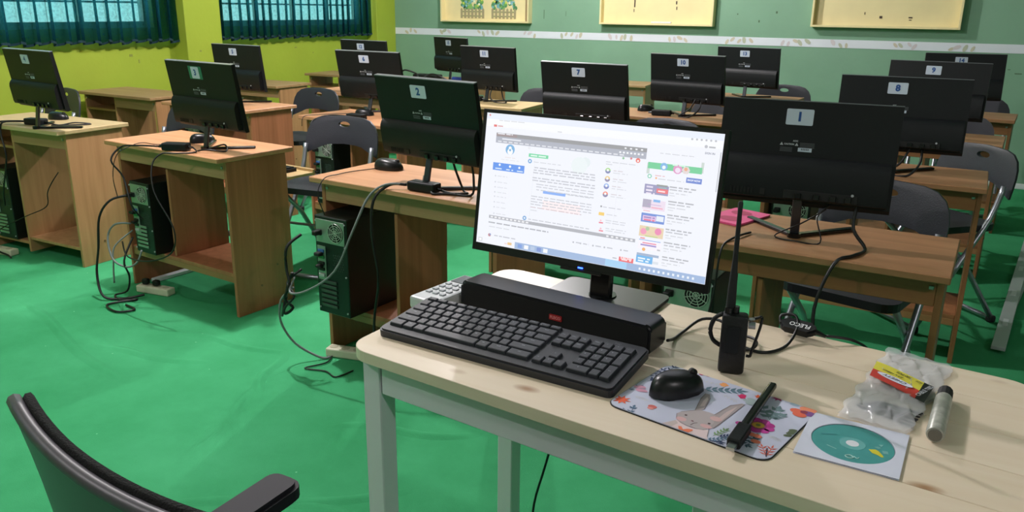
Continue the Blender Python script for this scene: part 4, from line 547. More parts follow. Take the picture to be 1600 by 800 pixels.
# printed border strip with leaf sprigs on the green wall
band_m = mat('pale_border_paper', 'dde2ea', rough=.5, var=.03, vscale=3)
b = MB(); b.span(XL + .14, XR, YB - .004, YB, 1.088, 1.158)
bs = struct('trim_3', b, band_m, 'pale border strip with leaf sprigs along the green wall')
leaf_cols = ['c4bfa8', 'ccc3b0', 'b7bca6', 'd0c8cc']
rd = random.Random(3)
items = []
x = -5.7
while x < 5.0:
    for k in range(rd.choice((3, 4, 5))):
        cx = x + k * .055 + rd.uniform(-.01, .01); cz = rd.uniform(-.016, .016); a = rd.uniform(.3, 2.8); l_ = rd.uniform(.024, .036); w_ = l_ * .5
        pts = []
        for j in range(8):
            t = 2 * math.pi * j / 8; u_, v_ = l_ * math.cos(t), w_ * math.sin(t)
            pts.append((cx + u_ * math.cos(a) - v_ * math.sin(a), min(max(cz + u_ * math.sin(a) + v_ * math.cos(a), -.034), .034)))
        items.append('1%s:%s' % (rd.choice(leaf_cols), ' '.join('%.4f,%.4f' % p for p in pts)))
    x += rd.uniform(.42, .62)
ink = print_mat('printed_ink')
print_mesh('leaf_print', ';'.join(items), bs, ink, lambda a, c: (a, c), .0008, (0, YB - .0045, 1.123), (R(90), 0, 0))
b = MB(); b.span(XL + .14, XR, YB - .015, YB, 0, .045, .003)
struct('baseboard_back', b, white_trim)
# small chips and stains on walls
chip = mat('chipped_plaster', '4c6b4c')
sb = MB()
for (x, z, w_, h_) in [(-3.95, 1.33, .006, .09), (-3.7, 1.34, .004, .05), (-1.75, 1.30, .012, .02), (-1.95, 1.36, .01, .012), (.35, .93, .05, .008), (.28, .96, .02, .006), (.52, .75, .015, .02), (-1.6, 1.38, .015, .02)]:
    sb.box((x, YB - .0012, z), (w_, .002, h_))
obj('scuff', sb, chip, bpy.data.objects['wall_back'])
sb = MB()
for (y, z, w_, h_) in [(4.45, .98, .03, .02), (4.52, .93, .012, .03), (5.02, 1.0, .02, .015), (5.2, .99, .015, .015), (6.35, .98, .03, .012), (6.6, .92, .012, .012), (7.0, .93, .02, .03)]:
    sb.box((XL + (.161 if 4.9 < y < 5.26 else .001), y, z), (.002, w_, h_))
obj('scuff', sb, mat('lime_scuff', '8a9440'), bpy.data.objects['wall_left'])
# ceiling bulbs (out of frame)
bulb_m = mat('lamp_bulb', 'ffffff', emit='fffaf0', estr=3.0)
for k, (lx, ly, lp) in enumerate(LAMPS):
    t = thing('ceiling_lamp', 'round white ceiling bulb above the %s' % ('far desks', 'left desks', 'office chair side', 'right side of the room')[k], 'lamp', (lx, ly, LAMP_Z))
    q = MB(); q.lathe([(.07, .14), (.07, .16), (.03, .175)], n=20); obj('lamp_base', q, white_trim, t)
    q = MB(); q.lathe([(.015, .02), (.04, .035), (.055, .07), (.05, .11), (.03, .14)], n=20); obj('bulb', q, bulb_m, t, True)

# curtains
cur = curtain_mat()
def curtain(y0, y1, z0, z1, label, npl, seed):
    rd = random.Random(seed)
    ph = [rd.uniform(-.35, .35) for _ in range(npl + 2)]
    t = thing('curtain', label, 'curtain', (XL + .075, (y0 + y1) / 2, 0), 0, 'teal curtains on the lime wall')
    nu = npl * 8
    def f(u, v):
        k = u * npl
        a = (ph[int(k)] * (1 - k % 1) + ph[int(k) + 1] * (k % 1))
        amp = .030 * (.55 + .45 * (1 - v))
        wv = math.sin(2 * math.pi * k + a * 2)
        return Vector((amp * wv + .004 * math.sin(9 * u + 5 * v), (u - .5) * (y1 - y0) + .018 * math.cos(2 * math.pi * k * 2 + a * 5) + .02 * (1 - v) * math.sin(12 * u),
                       z0 + (z1 - z0) * v + (.012 * wv + .006 * math.sin(k * 3)) * (1 - v)))
    b = MB(); b.grid(f, nu, 8)
    o = obj('curtain_cloth', b, cur, t, True)
    # hem and zigzag edging
    b = MB()
    def g(u, v):
        p = f(u, 0); p.z += -.002 + .018 * v; p.x += .003; return p
    b.grid(g, nu, 1)
    obj('hem', b, mat('dark_teal_hem', '123640', rough=.9), t, True)
    b = MB(); b.cyl((-.0, -(y1 - y0) / 2 - .05, z1 + .02), (0, (y1 - y0) / 2 + .05, z1 + .02), .012)
    obj('curtain_rod', b, white_trim, t)
curtain(5.30, 7.48, 1.085, 2.6, 'teal curtain on the window nearest the green wall', 21, 1)
curtain(3.94, 4.87, 1.085, 2.6, 'teal curtain panel beside the lime column, behind desk four', 8, 2)
curtain(2.1, 3.97, 1.09, 2.6, 'teal curtain at the left edge of the photo', 15, 5)

curtain(-1.4, 1.4, 1.09, 2.6, 'teal curtain on the added, unseen window nearest the camera', 24, 8)
# cream tray boards on the back wall
cream = mat('cream_board_paint', 'e6d9a4', rough=.5, var=.05, vscale=4)
def tray_board(x0, x1, z0, label, z1=2.15, shade_strips=()):
    t = thing('display_board', label, 'board', ((x0 + x1) / 2, YB, z0))
    w = x1 - x0; d = .085; h = z1 - z0
    b = MB(); b.span(-w / 2, w / 2, -.012, -.001, 0, h); obj('board_panel', b, cream, t)
    for nm, sp in (('frame_side', (-w / 2, -w / 2 + .018)), ('frame_side', (w / 2 - .018, w / 2))):
        b = MB(); b.span(sp[0], sp[1], -d, -.012, 0, h, .002); obj(nm, b, cream, t)
    for z in (0, h - .018):
        b = MB(); b.span(-w / 2 + .018, w / 2 - .018, -d, -.012, z, z + .018, .002); obj('frame_rail', b, cream, t)
    for rx in shade_strips:
        b = MB(); b.span(rx - .008, rx + .008, -.03, -.012, .018, h - .018); obj('rib', b, mat('inner_shade_brown', '9a8460'), t)  # brown strip stands in for the frame side's shaded inner face
    return t
b1 = tray_board(-5.185, -4.09, 1.237, 'cream tray board with two printed picket fence pictures', shade_strips=(.49,))
b2 = tray_board(-3.295, -2.155, 1.245, 'middle cream tray board with a small white stick on its lower lip')
b3 = tray_board(-1.285, -.115, 1.262, 'widest-looking cream tray board at upper right, with small dark holes')
# fence prints
def fence_print(x0):
    it = []
    rd = random.Random(int(x0 * 100) + 9)
    for k in range(55):
        a, c = rd.uniform(.01, .29), rd.uniform(.125, .235); r_ = rd.uniform(.012, .026)
        col = rd.choice(['5f9a5a', '74ad58', '4f8a60', '6aa8a4', '86b860', '4f8a58', '78aeb8'])
        it.append('%d%s:%s' % (1 + k % 6, col, ' '.join('%.4f,%.4f' % (x0 + a + r_ * math.cos(2 * math.pi * j / 7), c + r_ * math.sin(2 * math.pi * j / 7)) for j in range(7))))
    for k in range(9):
        a, c = rd.uniform(.03, .27), rd.uniform(.15, .23)
        it.append('7%s:%s' % (rd.choice(['c9d45a', 'e8ecd0', '8fc0c8']), ' '.join('%.4f,%.4f' % (x0 + a + .014 * math.cos(2 * math.pi * j / 6), c + .014 * math.sin(2 * math.pi * j / 6)) for j in range(6))))
    for k in range(7):
        a = k * .0455
        it.append('9a39a78:' + ' '.join('%.4f,%.4f' % (x0 + p, q) for p, q in ((a, .022), (a + .027, .022), (a + .027, .115), (a + .0135, .13), (a, .115))))
    it.append('8%s:%.4f,%.4f %.4f,%.4f' % ('8f9a6a', x0, .04, x0 + .30, .052)); it.append('8%s:%.4f,%.4f %.4f,%.4f' % ('8f9a6a', x0, .085, x0 + .30, .097))
    return ';'.join(it)
for x0 in (-.325, .065):
    print_mesh('fence_picture', fence_print(x0), b1, ink, lambda a, c: (a, c), .0006, (0, -.0125, .018), (R(90), 0, 0))
pin = mat('dark_mark', '3a2a20')
for t, pts in ((b2, [(-.23, .20, .012, .07), (-.235, .135, .006, .03), (.19, .21, .012, .03), (.195, .16, .008, .03)]), (b3, [(-.03, .09, .022, .02), (.2, .09, .03, .01), (.2, .07, .02, .006), (-.33, .26, .012, .02), (-.14, .27, .03, .008), (-.16, .12, .006, .02)])):
    b = MB()
    for x, z, w, h in pts: b.box((x, -.0135, z), (w, .003, h))
    obj('hole', b, pin, t)
b = MB(); b.box((0, 0, .009), (.2, .03, .016), None, .003)
o = obj('chalk_stick', b, mat('white_plastic', 'dfe2e6', rough=.35), loc=(-2.66, 7.785, 1.2634)); tag(o, 'small white stick lying on the lower lip of the middle cream board', 'stick')

# ================================================================== DESKS
W_, D_, H_ = .865, .428, .75
PAL = {
 'warm': (wood('desk_top_warm', 'cf9a72', 'b8825a', 'x'), wood('desk_side_warm', 'b27552', '96603f', 'z')),
 'brown': (wood('desk_top_brown', 'ab7d58', '926846', 'x'), wood('desk_side_brown', '96663f', '7b5233', 'z')),
 'pale': (wood('desk_top_pale', 'cdb587', 'bfa374', 'x'), wood('desk_side_pale', 'c39468', 'a97b52', 'z')),
 'grey': (wood('desk_top_grey', 'a8895f', '8f714b', 'x'), wood('desk_side_grey', 'b58a5e', '946c46', 'z')),
}
apron_w = wood('desk_apron', 'b78f6a', '9a7652', 'x')
apron_d = wood('desk_apron_brown', '96663f', '7a4f32', 'x')
edge_m = wood('desk_edge', 'a87c52', '8e6640', 'x')
tray_m = wood('tray_wood', 'cbb07e', 'b3956a', 'x')
steel = mat('chrome_steel', 'b9bcc4', rough=.28, metal=1.0)
grey_pl = mat('grey_bracket', '8f9698', rough=.5)
bolt_m = mat('bolt_brown', '7d5a3e', rough=.4)
DESK = {}
def make_desk(key, x, y, a, typ, pal, label, tray=.02):
    top, side = PAL[pal]
    t = thing('computer_desk', label, 'desk', (x, y, 0), R(a), 'student computer desks')
    DESK[key] = t
    if key in ('1', '8', '9', '14', '10', '13', '7'):
        pal = 'brown'
        top, side = PAL[pal]
    ap = apron_d if pal == 'brown' else apron_w
    def P_(nm, m_, *sp, bev=.0015):
        b = MB(); b.span(*sp, bev); return obj(nm, b, m_, t)
    P_('desktop', top, -W_ / 2, W_ / 2, -D_ / 2, D_ / 2, H_ - .022, H_, bev=.003)
    P_('side_panel', side, -.420, -.402, -.16, .175, 0, H_ - .0221)
    P_('side_panel', side, .402, .420, -.16, .175, 0, H_ - .0221)
    if typ == 'A':
        P_('apron', ap, -.4019, .4019, -.158, -.142, .648, H_ - .0222)
        P_('divider', side, -.062, -.046, -.1415, .165, .2072, .64)
        P_('shelf', side, -.4019, .4019, -.15, .165, .19, .207)
        P_('shelf_rail', edge_m, -.4018, .4018, -.150, -.134, .16, .1898)
    else:
        P_('apron', ap, -.046, .4019, -.158, -.142, .648, H_ - .0222)
        P_('divider', side, -.062, -.0462, -.158, .165, .02, H_ - .0222)
        P_('shelf', side, -.0461, .4019, -.15, .165, .09, .107)
        P_('shelf', side, -.4019, -.0622, -.15, .165, .06, .077)
        P_('cubby_shelf', edge_m, -.4019, -.0622, -.157, .165, .612, .628)
    # keyboard tray on its runners, pulled out towards the pupil by `tray`
    kt = P_('keyboard_tray', tray_m, -.36, .385, -.125 + tray, .17 + tray, .585, .598) if tray > .1 or typ == 'B' and False else None
    if kt:
        b = MB(); b.span(-.36, .385, .17 + tray, .182 + tray, .58, .612, .002); obj('tray_lip', b, tray_m, kt)
    b = MB()
    for sx in (-.39, .39):
        b.box((sx, -.1605, .70), (.012, .006, .012), None, .002)
    obj('bolt', b, steel, t)
    b = MB()
    for yy, zz in ((-.02, .12), (.08, .20)):
        b.cyl((.420, yy, zz), (.4225, yy, zz), .006, n=8)
    obj('bolt_cap', b, bolt_m, t)
    return t
dl = 'wooden computer desk carrying the monitor numbered %s'
desks = [
 ('1', -.385, 2.470, -1.8, 'A', 'warm', dl % 'one'), ('2', -1.750, 2.532, -4.0, 'A', 'warm', dl % 'two'),
 ('3', -3.190, 2.666, -5.1, 'A', 'warm', dl % 'three'), ('4', -4.496, 2.729, .9, 'B', 'pale', 'pale topped desk carrying the monitor numbered four at the left edge'),
 ('8', -.298, 3.755, -.8, 'A', 'warm', dl % 'eight'), ('7', -1.72, 3.80, -2, 'A', 'warm', dl % 'seven'),
 ('6', -3.073, 3.870, -7.8, 'A', 'warm', dl % 'six'), ('5', -4.357, 3.933, -4.2, 'A', 'warm', dl % 'five'),
 ('9', -.212, 5.003, -3.3, 'A', 'warm', dl % 'nine'), ('10', -1.58, 5.05, -3, 'A', 'warm', dl % 'ten'),
 ('11', -3.003, 4.961, 4.0, 'A', 'pale', dl % 'eleven'), ('12', -4.107, 5.092, -.9, 'A', 'warm', dl % 'twelve'),
 ('14', -.115, 6.259, -4.0, 'A', 'warm', dl % 'fourteen'), ('13', -1.53, 6.50, -2, 'A', 'warm', dl % 'thirteen'),
 ('C4', -2.918, 7.095, 4.7, 'A', 'grey', 'empty wooden desk against the green wall, seen between the monitors numbered seven and ten'),
 ('15', -4.12, 6.42, -2, 'A', 'grey', 'wooden computer desk carrying the small far monitor numbered fifteen'),
 ('E2', -5.45, 4.060, -1.6, 'B', 'grey', 'empty wooden desk by the lime wall behind the monitor numbered four'),
 ('E3', -5.39, 5.193, 1.0, 'B', 'grey', 'empty wooden desk by the lime wall behind the monitor numbered five'),
 ('E4', -5.30, 6.380, 1.3, 'B', 'grey', 'empty wooden desk in the far left corner by the lime wall'),
]
for d in desks:
    make_desk(*d, tray=.20 if d[0] in ('3', '6') else .02)

# ================================================================== MONITORS
blk = mat('black_monitor_plastic', '121518', rough=.5, bump=.05, bscale=400, spec=.32)
blk_gl = mat('glossy_black_plastic', '0e0f12', rough=.22)
gun = mat('gunmetal_stand', '4a4b52', rough=.35, metal=.7)
dark_pl = mat('dark_port_plastic', '08090a', rough=.6)
scr_off = mat('dark_screen_glass', '050608', rough=.15)
silver_edge = mat('pale_top_bezel', '6f7378', rough=.3)
lbl_w = mat('white_label_paper', 'c9d3e4', rough=.5)
lbl_g = mat('green_label_backing', '2f7d62', rough=.5)
ink_b = mat('blue_ink', '1d4f96', rough=.5)
ink_w = mat('white_ink', 'b8bcc2', rough=.5)
ink_g = mat('grey_ink', '6d7076', rough=.5)
ink_k = mat('black_ink', '15151a', rough=.5)
MW, MH = .49, .30
def make_monitor(num, x, y, z, yaw, tilt, label, spot=None):
    """x,y,z = centre of the panel; the stand foot drops from it to the desktop"""
    t = thing('desktop_monitor', label, 'monitor', (x, y, H_), R(yaw), 'numbered desktop monitors')
    zc = z - H_
    hd = bpy.data.objects.new('display', None)
    M = Matrix.Translation((0, 0, zc)) @ Matrix.Rotation(-R(tilt), 4, 'X')
    def put(nm, mb, m_, smooth=False):
        me = mb.mesh(nm, smooth); me.transform(M); me.materials.append(m_)
        o = bpy.data.objects.new(nm, me); C.objects.link(o); o.parent = t
        return o
    bpy.data.objects.remove(hd)
    # thin upper shell and full-width chin: profile in (y,z), rear = -y
    b = MB(); b.prism([(.006, -MH / 2), (.006, MH / 2), (-.012, MH / 2), (-.015, .0), (-.017, -MH / 2 + .01), (-.010, -MH / 2)], -MW / 2, MW / 2, YZ)
    sh = put('shell', b, blk)
    b = MB(); prof = [(-.013, -.008), (-.019, -.010), (-.028, -.017), (-.036, -.028), (-.040, -.042), (-.043, -.120), (-.040, -.132), (-.014, -.135)]
    b.prism(prof, -MW / 2 + .010, MW / 2 - .010, YZ)
    hp = put('rear_bulge', b, blk); autosmooth(hp, 50)
    b = MB(); b.prism([(.0065, MH / 2), (.0065, MH / 2 + .003), (-.0125, MH / 2 + .003), (-.0125, MH / 2)], -MW / 2, MW / 2, YZ); put('top_bezel', b, silver_edge)
    b = MB(); b.prism([(.0062, -MH / 2 + .02), (.0062, MH / 2 - .008), (.0072, MH / 2 - .008), (.0072, -MH / 2 + .02)], -MW / 2 + .008, MW / 2 - .008, YZ); put('screen', b, scr_off)
    # recessed port bay and plugs
    b = MB(); b.box((.06, -.0436, -.118), (.20, .003, .024), None, .001); bay = put('port_bay', b, dark_pl)
    for px in (.0, .05, .095, .135):
        b = MB(); b.box((px, -.048, -.121), (.018, .012, .018), None, .002)
        put('port', b, blk_gl)
    b = MB()
    for k in range(7): b.box((-.19 + k * .010, -.0437, -.117), (.004, .002, .016))
    b.box((-.10, -.0437, -.117), (.014, .002, .018))
    put('vent_slot', b, dark_pl)['kind'] = 'stuff'
    b = MB(); b.cyl((.145, -.0435, -.106), (.145, -.046, -.106), .004, n=8); put('screw', b, ink_w)
    # number sticker
    q = Matrix.Translation((0, 0, zc)) @ Matrix.Rotation(-R(tilt), 4, 'X')
    eul = (R(90) - R(tilt), 0, 0)
    sx_, sz_ = (-.025, .105)
    if num == '3':
        b = MB(); b.box((sx_, -.0135, sz_), (.095, .0012, .058)); put('sticker_backing', b, lbl_g)
    b = MB(); b.prism(rrect(.075 if num != '3' else .055, .046 if num != '3' else .052, .004), 0, .0022, Matrix.Translation((sx_, -.0130, sz_)) @ Matrix.Rotation(R(90), 4, 'X')); st = put('number_sticker', b, lbl_w)
    p = q @ Vector((sx_, -.0157, sz_))
    lettering('numeral', num, .036, ink_b, t, p, eul, bold=.0016, sx=1.0)
    # maker's print: logo word, warning line, barcode label
    p = q @ Vector((-.028, -.0160, .036)); lettering('lettering', 'AOC', .0065, ink_w, t, p, eul, bold=.0003)
    p = q @ Vector((-.045, -.0162, .026)); lettering('lettering', 'CAUTION', .0062, ink_w, t, p, eul, bold=.0003)
    b = MB()
    for tx in (-.066, -.024):
        b.prism([(tx - .005, .0225), (tx + .005, .0225), (tx, .031)], 0, .0006, Matrix.Translation((0, -.0152, 0)) @ Matrix.Rotation(R(90), 4, 'X'))
    put('warning_triangle', b, ink_w)['kind'] = 'stuff'
    b = MB()
    for k in range(4):
        b.box((.005, -.0155, .031 - k * .004), (.040, .0008, .0012)); b.box((-.052, -.0158, .016 - k * .0035), (.034, .0008, .001))
    put('fine_print', b, ink_g)['kind'] = 'stuff'
    b = MB(); b.box((.0, -.0156, .012), (.038, .0012, .011)); put('barcode_label', b, lbl_w)
    b = MB()
    for k in range(5): b.box((-.009 + k * .0045, -.0165, .013), (.0022, .0006, .005))
    put('barcode', b, ink_k)['kind'] = 'stuff'
    # neck and V foot
    a = Vector((0, -.03, .012)); top = q @ Vector((0, -.030, -.120))
    d = top - a
    b = MB(); b.box(((a + top) / 2), (.026, .012, d.length + .02), d.to_track_quat('Z', 'Y').to_matrix(), .002); put2 = obj('neck', b, gun, t)
    b = MB()
    for tip in ((-.155, .125), (.155, .125)):
        p0 = Vector((0, -.035, .006)); p1 = Vector((*tip, .006)); dd = p1 - p0
        b.box((p0 + p1) / 2, (.022, dd.length, .011), Matrix.Rotation(math.atan2(-dd.x, dd.y), 3, 'Z'), .003)
    b.cyl((0, -.035, .0005), (0, -.035, .0135), .02, n=16)
    obj('foot', b, gun if num in ('2', '6', '7') else blk_gl, t)
    return t
ml = 'black monitor seen from behind with the number %s sticker'
mons = [('1', -.383, 2.467, .991, 4.0, 11.0, 'large near black monitor at right with the number one sticker'),
 ('2', -1.664, 2.419, 1.001, -10.2, -11.9, ml % 'two'), ('3', -3.012, 2.599, .992, -6.3, -9.7, 'black monitor with the number three on a green backed sticker'),
 ('4', -4.24, 2.57, 1.004, -6.1, -9.0, 'leftmost black monitor with the number four sticker'), ('5', -4.322, 4.025, .981, -5.6, -6.5, ml % 'five'),
 ('6', -3.263, 4.10, .975, .2, -12.0, ml % 'six'), ('7', -1.74, 3.95, .975, -2.0, -11.9, ml % 'seven'),
 ('8', -.220, 3.73, .987, 3.4, 7.6, ml % 'eight'), ('9', -.142, 4.992, .991, -5.2, 6.0, ml % 'nine'),
 ('14', -.032, 6.32, .984, 12.8, 5.9, ml % 'fourteen'), ('10', -1.533, 5.056, .977, -6.8, -9.3, ml % 'ten'),
 ('13', -1.488, 6.449, .974, -8.5, -6.3, ml % 'thirteen'), ('11', -2.967, 5.05, .977, -9.1, -7.1, ml % 'eleven'),
 ('15', -4.08, 6.29, .98, -20.9, -6.2, ml % '15'), ('12', -4.05, 5.03, .99, -8, -6, 'black monitor with the number twelve sticker, mostly behind the one numbered six')]
# fit the hinge so that every panel clears its desk; the neck reaches from the foot to the bulge
for a in mons:
    make_monitor(*a)

# ================================================================== SMALL THINGS ON THE DESKS
cable_m = mat('black_cable', '101114', rough=.45)
cable_g = mat('grey_cable', '7b8282', rough=.5)
def cable(pts, label, r=.004, m_=None, name='cable', group=None):
    b = MB(); b.tube(pts, r, n=6, sub=5)
    o = obj(name, b, m_ or cable_m, None, True)
    o.location = (0, 0, 0)
    return tag(o, label, 'cable', group)
mouse_m = mat('mouse_black', '141519', rough=.34)
def make_mouse(x, y, rz, label, s=1.0, z=H_, wire=None):
    t = thing('computer_mouse', label, 'mouse', (x, y, z), R(rz))
    def shell(k0, k1, nu=14, nv=8):
        b = MB()
        def f(u, v):
            a = 2 * math.pi * u
            ph = math.pi / 2 * v
            rx = .033 * (1 + .12 * math.sin(a)) * 1.0
            ry = .056
            c = math.cos(ph) ** .55 if v < 1 else 0
            return Vector((rx * c * math.cos(a), ry * c * math.sin(a), .002 + (.036 + .006 * -math.sin(a) * c) * math.sin(ph) ** .9)) * s
        b.grid(f, nu, nv)
        bmesh.ops.remove_doubles(b.bm, verts=b.bm.verts, dist=.0002)
        return b
    b = shell(0, 1)
    obj('mouse_body', b, mouse_m, t, True)
    b = MB(); b.cyl((-.004 * s, .034 * s, .030 * s), (.004 * s, .034 * s, .030 * s), .0085 * s, n=12); obj('scroll_wheel', b, dark_pl, t, True)
    b = MB(); b.prism(rrect(.052 * s, .094 * s, .022 * s), 0, .003); obj('mouse_base', b, dark_pl, t)
    return t
def make_brick(x, y, rz, label, z=H_):
    t = thing('power_adapter', label, 'power adapter', (x, y, z), R(rz))
    b = MB(); b.box((0, 0, .019), (.12, .052, .034), None, .006, 2); obj('adapter_body', b, blk, t)
    b = MB(); b.cyl((-.06, 0, .018), (-.085, 0, .016), .009, .005, n=8); b.cyl((.06, 0, .018), (.08, 0, .016), .007, .004, n=8); obj('strain_relief', b, blk_gl, t)
    return t
make_mouse(-3.19, 2.70, -20, 'black mouse on the desk beside the monitor numbered three', 1.1)
make_mouse(-2.02, 2.63, -80, 'black mouse on the desk beside the monitor numbered two', 1.15)
make_mouse(-4.50, 2.82, -70, 'black mouse behind the stand of the monitor numbered four', 1.1)
make_mouse(-3.19, 3.93, -60, 'black mouse on the desk beside the monitor numbered six', 1.05)
make_mouse(-1.83, 5.16, -40, 'black mouse on the desk beside the monitor numbered ten', 1.1)
make_mouse(-4.32, 5.16, -60, 'black mouse on the desk beside the monitor numbered twelve', 1.05)
make_brick(-3.10, 2.475, 22, 'black power adapter on the desk of the monitor numbered three')
make_brick(-1.66, 2.365, -3, 'black power adapter on the front edge of the desk numbered two')
make_brick(-4.385, 2.62, 12, 'black power adapter on the pale desk numbered four')
make_brick(-3.10, 3.745, -3, 'black power adapter on the desk numbered six')
make_brick(-3.07, 5.02, 5, 'black power adapter at the stand of the monitor numbered eleven')
make_brick(-1.66, 4.975, 8, 'black power adapter at the stand of the monitor numbered ten')
z = H_ + .005
cable([(-3.18, 2.44, z + .012), (-3.28, 2.40, z + .012), (-3.36, 2.38, z), (-3.37, 2.33, .70), (-3.34, 2.36, .62), (-3.28, 2.34, .5), (-3.30, 2.40, .42)], 'black power cable hanging from the adapter on desk three', .0042)
cable([(-3.02, 2.50, z + .012), (-2.97, 2.47, z), (-3.02, 2.40, z), (-3.06, 2.36, z), (-3.07, 2.315, .71), (-3.03, 2.28, .60), (-2.93, 2.28, .45), (-2.95, 2.27, .34), (-3.10, 2.26, .28), (-3.27, 2.28, .27), (-3.38, 2.34, .31)], 'long black cable looping from desk three down to the tower case', .0035)
cable([(-2.99, 2.56, z), (-2.93, 2.60, z + .02), (-2.88, 2.56, z), (-2.93, 2.50, z + .01), (-2.99, 2.50, z)], 'coil of black cable beside the monitor stand on desk three', .004)
cable([(-3.20, 2.62, z), (-3.28, 2.52, z), (-3.36, 2.50, z + .004), (-3.36, 2.44, z), (-3.38, 2.37, .72), (-3.40, 2.35, .62), (-3.40, 2.36, .52)], 'thin mouse cable hanging over the left front of desk three', .002)
cable([(-1.73, 2.365, z + .012), (-1.80, 2.32, z + .012), (-1.85, 2.28, .72), (-1.88, 2.22, .6), (-1.94, 2.18, .45), (-2.06, 2.16, .36), (-2.15, 2.16, .335), (-2.17, 2.21, .38)], 'thick grey cable curving from the adapter on desk two to the tower case', .0045, cable_g)
cable([(-1.735, 2.36, z + .012), (-1.79, 2.33, z + .01), (-1.83, 2.285, .71), (-1.83, 2.27, .58), (-1.80, 2.26, .42), (-1.82, 2.25, .25), (-1.79, 2.22, .12), (-1.72, 2.2, .012)], 'black cable dropping straight from desk two to the floor', .0055)
cable([(-2.06, 2.60, z), (-2.10, 2.50, z), (-2.11, 2.42, z), (-2.10, 2.33, z), (-2.10, 2.29, .70), (-2.08, 2.30, .62)], 'thin mouse cable hanging over the left of desk two', .002)
cable([(-1.60, 2.36, z + .012), (-1.55, 2.37, z), (-1.50, 2.40, z), (-1.54, 2.44, z), (-1.56, 2.42, .83), (-1.58, 2.43, .87)], 'short black cable rising to the ports of the monitor numbered two', .0045)
cable([(-1.62, 2.36, z + .012), (-1.60, 2.33, z), (-1.55, 2.36, z), (-1.47, 2.38, z), (-1.49, 2.43, .80), (-1.50, 2.43, .87)], 'second black cable rising to the ports of the monitor numbered two', .0045)
cable([(-4.45, 2.60, z + .012), (-4.55, 2.55, z + .01), (-4.60, 2.50, z), (-4.60, 2.50, .70), (-4.62, 2.48, .60), (-4.70, 2.46, .48), (-4.78, 2.46, .44)], 'black cable hanging over the pale desk four at far left', .006)
cable([(-4.45, 2.61, z + .012), (-4.52, 2.52, z + .01), (-4.53, 2.505, .70), (-4.49, 2.49, .58), (-4.55, 2.48, .40), (-4.60, 2.5, .3)], 'second black cable hanging over the front of the pale desk four', .005)
cable([(-4.32, 2.64, z + .012), (-4.25, 2.66, z), (-4.20, 2.72, z + .01), (-4.15, 2.78, z), (-4.20, 2.70, z), (-4.27, 2.63, z)], 'loop of black cable on the pale desk four', .004)
cable([(-3.17, 3.74, z + .012), (-3.27, 3.73, z + .012), (-3.33, 3.69, z), (-3.35, 3.63, .72), (-3.33, 3.61, .6)], 'black cable from the adapter on desk six', .005)
cable([(-3.24, 3.95, z), (-3.36, 3.87, z), (-3.42, 3.77, z), (-3.43, 3.66, z), (-3.43, 3.64, .7)], 'thin mouse cable crossing desk six', .002)
cable([(-.30, 2.43, .845), (-.36, 2.41, .80), (-.43, 2.40, z), (-.36, 2.37, z), (-.30, 2.39, z), (-.32, 2.42, .82), (-.29, 2.43, .86)], 'thin black cable looped around the stand of the monitor numbered one', .0022)
cable([(-.22, 2.44, .87), (-.22, 2.42, .80), (-.18, 2.39, z), (-.20, 2.30, z), (-.24, 2.245, .74), (-.27, 2.20, .62), (-.25, 2.17, .48), (-.24, 2.16, .30), (-.25, 2.16, .02)], 'thick black cable falling over the front of desk one', .005)
cable([(-.50, 2.40, z), (-.53, 2.30, z), (-.545, 2.24, .73), (-.55, 2.22, .6), (-.57, 2.20, .45), (-.58, 2.2, .3)], 'thin black cable hanging in front of desk one, left of its stand', .0035)
cable([(-2.93, 5.05, .87), (-2.93, 5.0, .79), (-2.88, 4.99, z), (-2.80, 5.0, z), (-2.84, 5.03, .78), (-2.86, 5.03, .86)], 'black cables at the stand of the monitor numbered eleven', .005)
cable([(-1.46, 5.03, .87), (-1.49, 5.0, .80), (-1.55, 4.98, z), (-1.48, 4.96, z), (-1.43, 5.0, .80), (-1.43, 5.03, .86)], 'black cables at the stand of the monitor numbered ten', .005)
cable([(-.16, 3.70, .87), (-.19, 3.66, .80), (-.24, 3.64, z), (-.16, 3.62, z), (-.12, 3.66, .80), (-.12, 3.70, .86)], 'black cables at the stand of the monitor numbered eight', .005)
cable([(-4.62, 6.24, .80), (-4.55, 6.22, .83), (-4.45, 6.25, .80), (-4.38, 6.2, z), (-4.3, 6.25, .80), (-4.2, 6.22, .80), (-4.1, 6.25, z)], 'messy black cables left of the monitor numbered fifteen', .008)
b = MB(); b.box((0, 0, .02), (.26, .12, .04), None, .008); tag(obj('cable_box', b, blk, loc=(-4.40, 6.36, H_ + .001)), 'dark box under the messy cables beside the monitor numbered fifteen', 'box')
b = MB(); b.box((0, 0, .02), (.10, .06, .04), None, .008); tag(obj('cable_connector', b, mat('blue_connector', '2a3f8a', rough=.4), loc=(-4.0, 6.25, H_ + .002)), 'small blue connector under the monitor numbered fifteen', 'connector')
# pink disc sleeve on desk one
t = thing('disc_folder', 'pink disc folder with two dark pink ovals on desk one', 'folder', (-.585, 2.575, H_ + .001), R(-18))
pinkm = mat('pink_card', 'e0568e', rough=.5)
b = MB(); b.prism(rrect(.13, .20, .008), 0, .006); obj('cover', b, pinkm, t)
print_mesh('oval_print', '1b03060:' + ' '.join('%.4f,%.4f' % (.04 * math.cos(k * .6283) + .005, .03 * math.sin(k * .6283) - .045) for k in range(10)) + ';1b03060:' + ' '.join('%.4f,%.4f' % (.036 * math.cos(k * .6283) - .01, .028 * math.sin(k * .6283) + .045) for k in range(10)) + ';1eec0d4:-0.055,-0.075 -0.02,-0.088', t, ink, lambda a, c: (a, c), .0004, (0, 0, .0062))

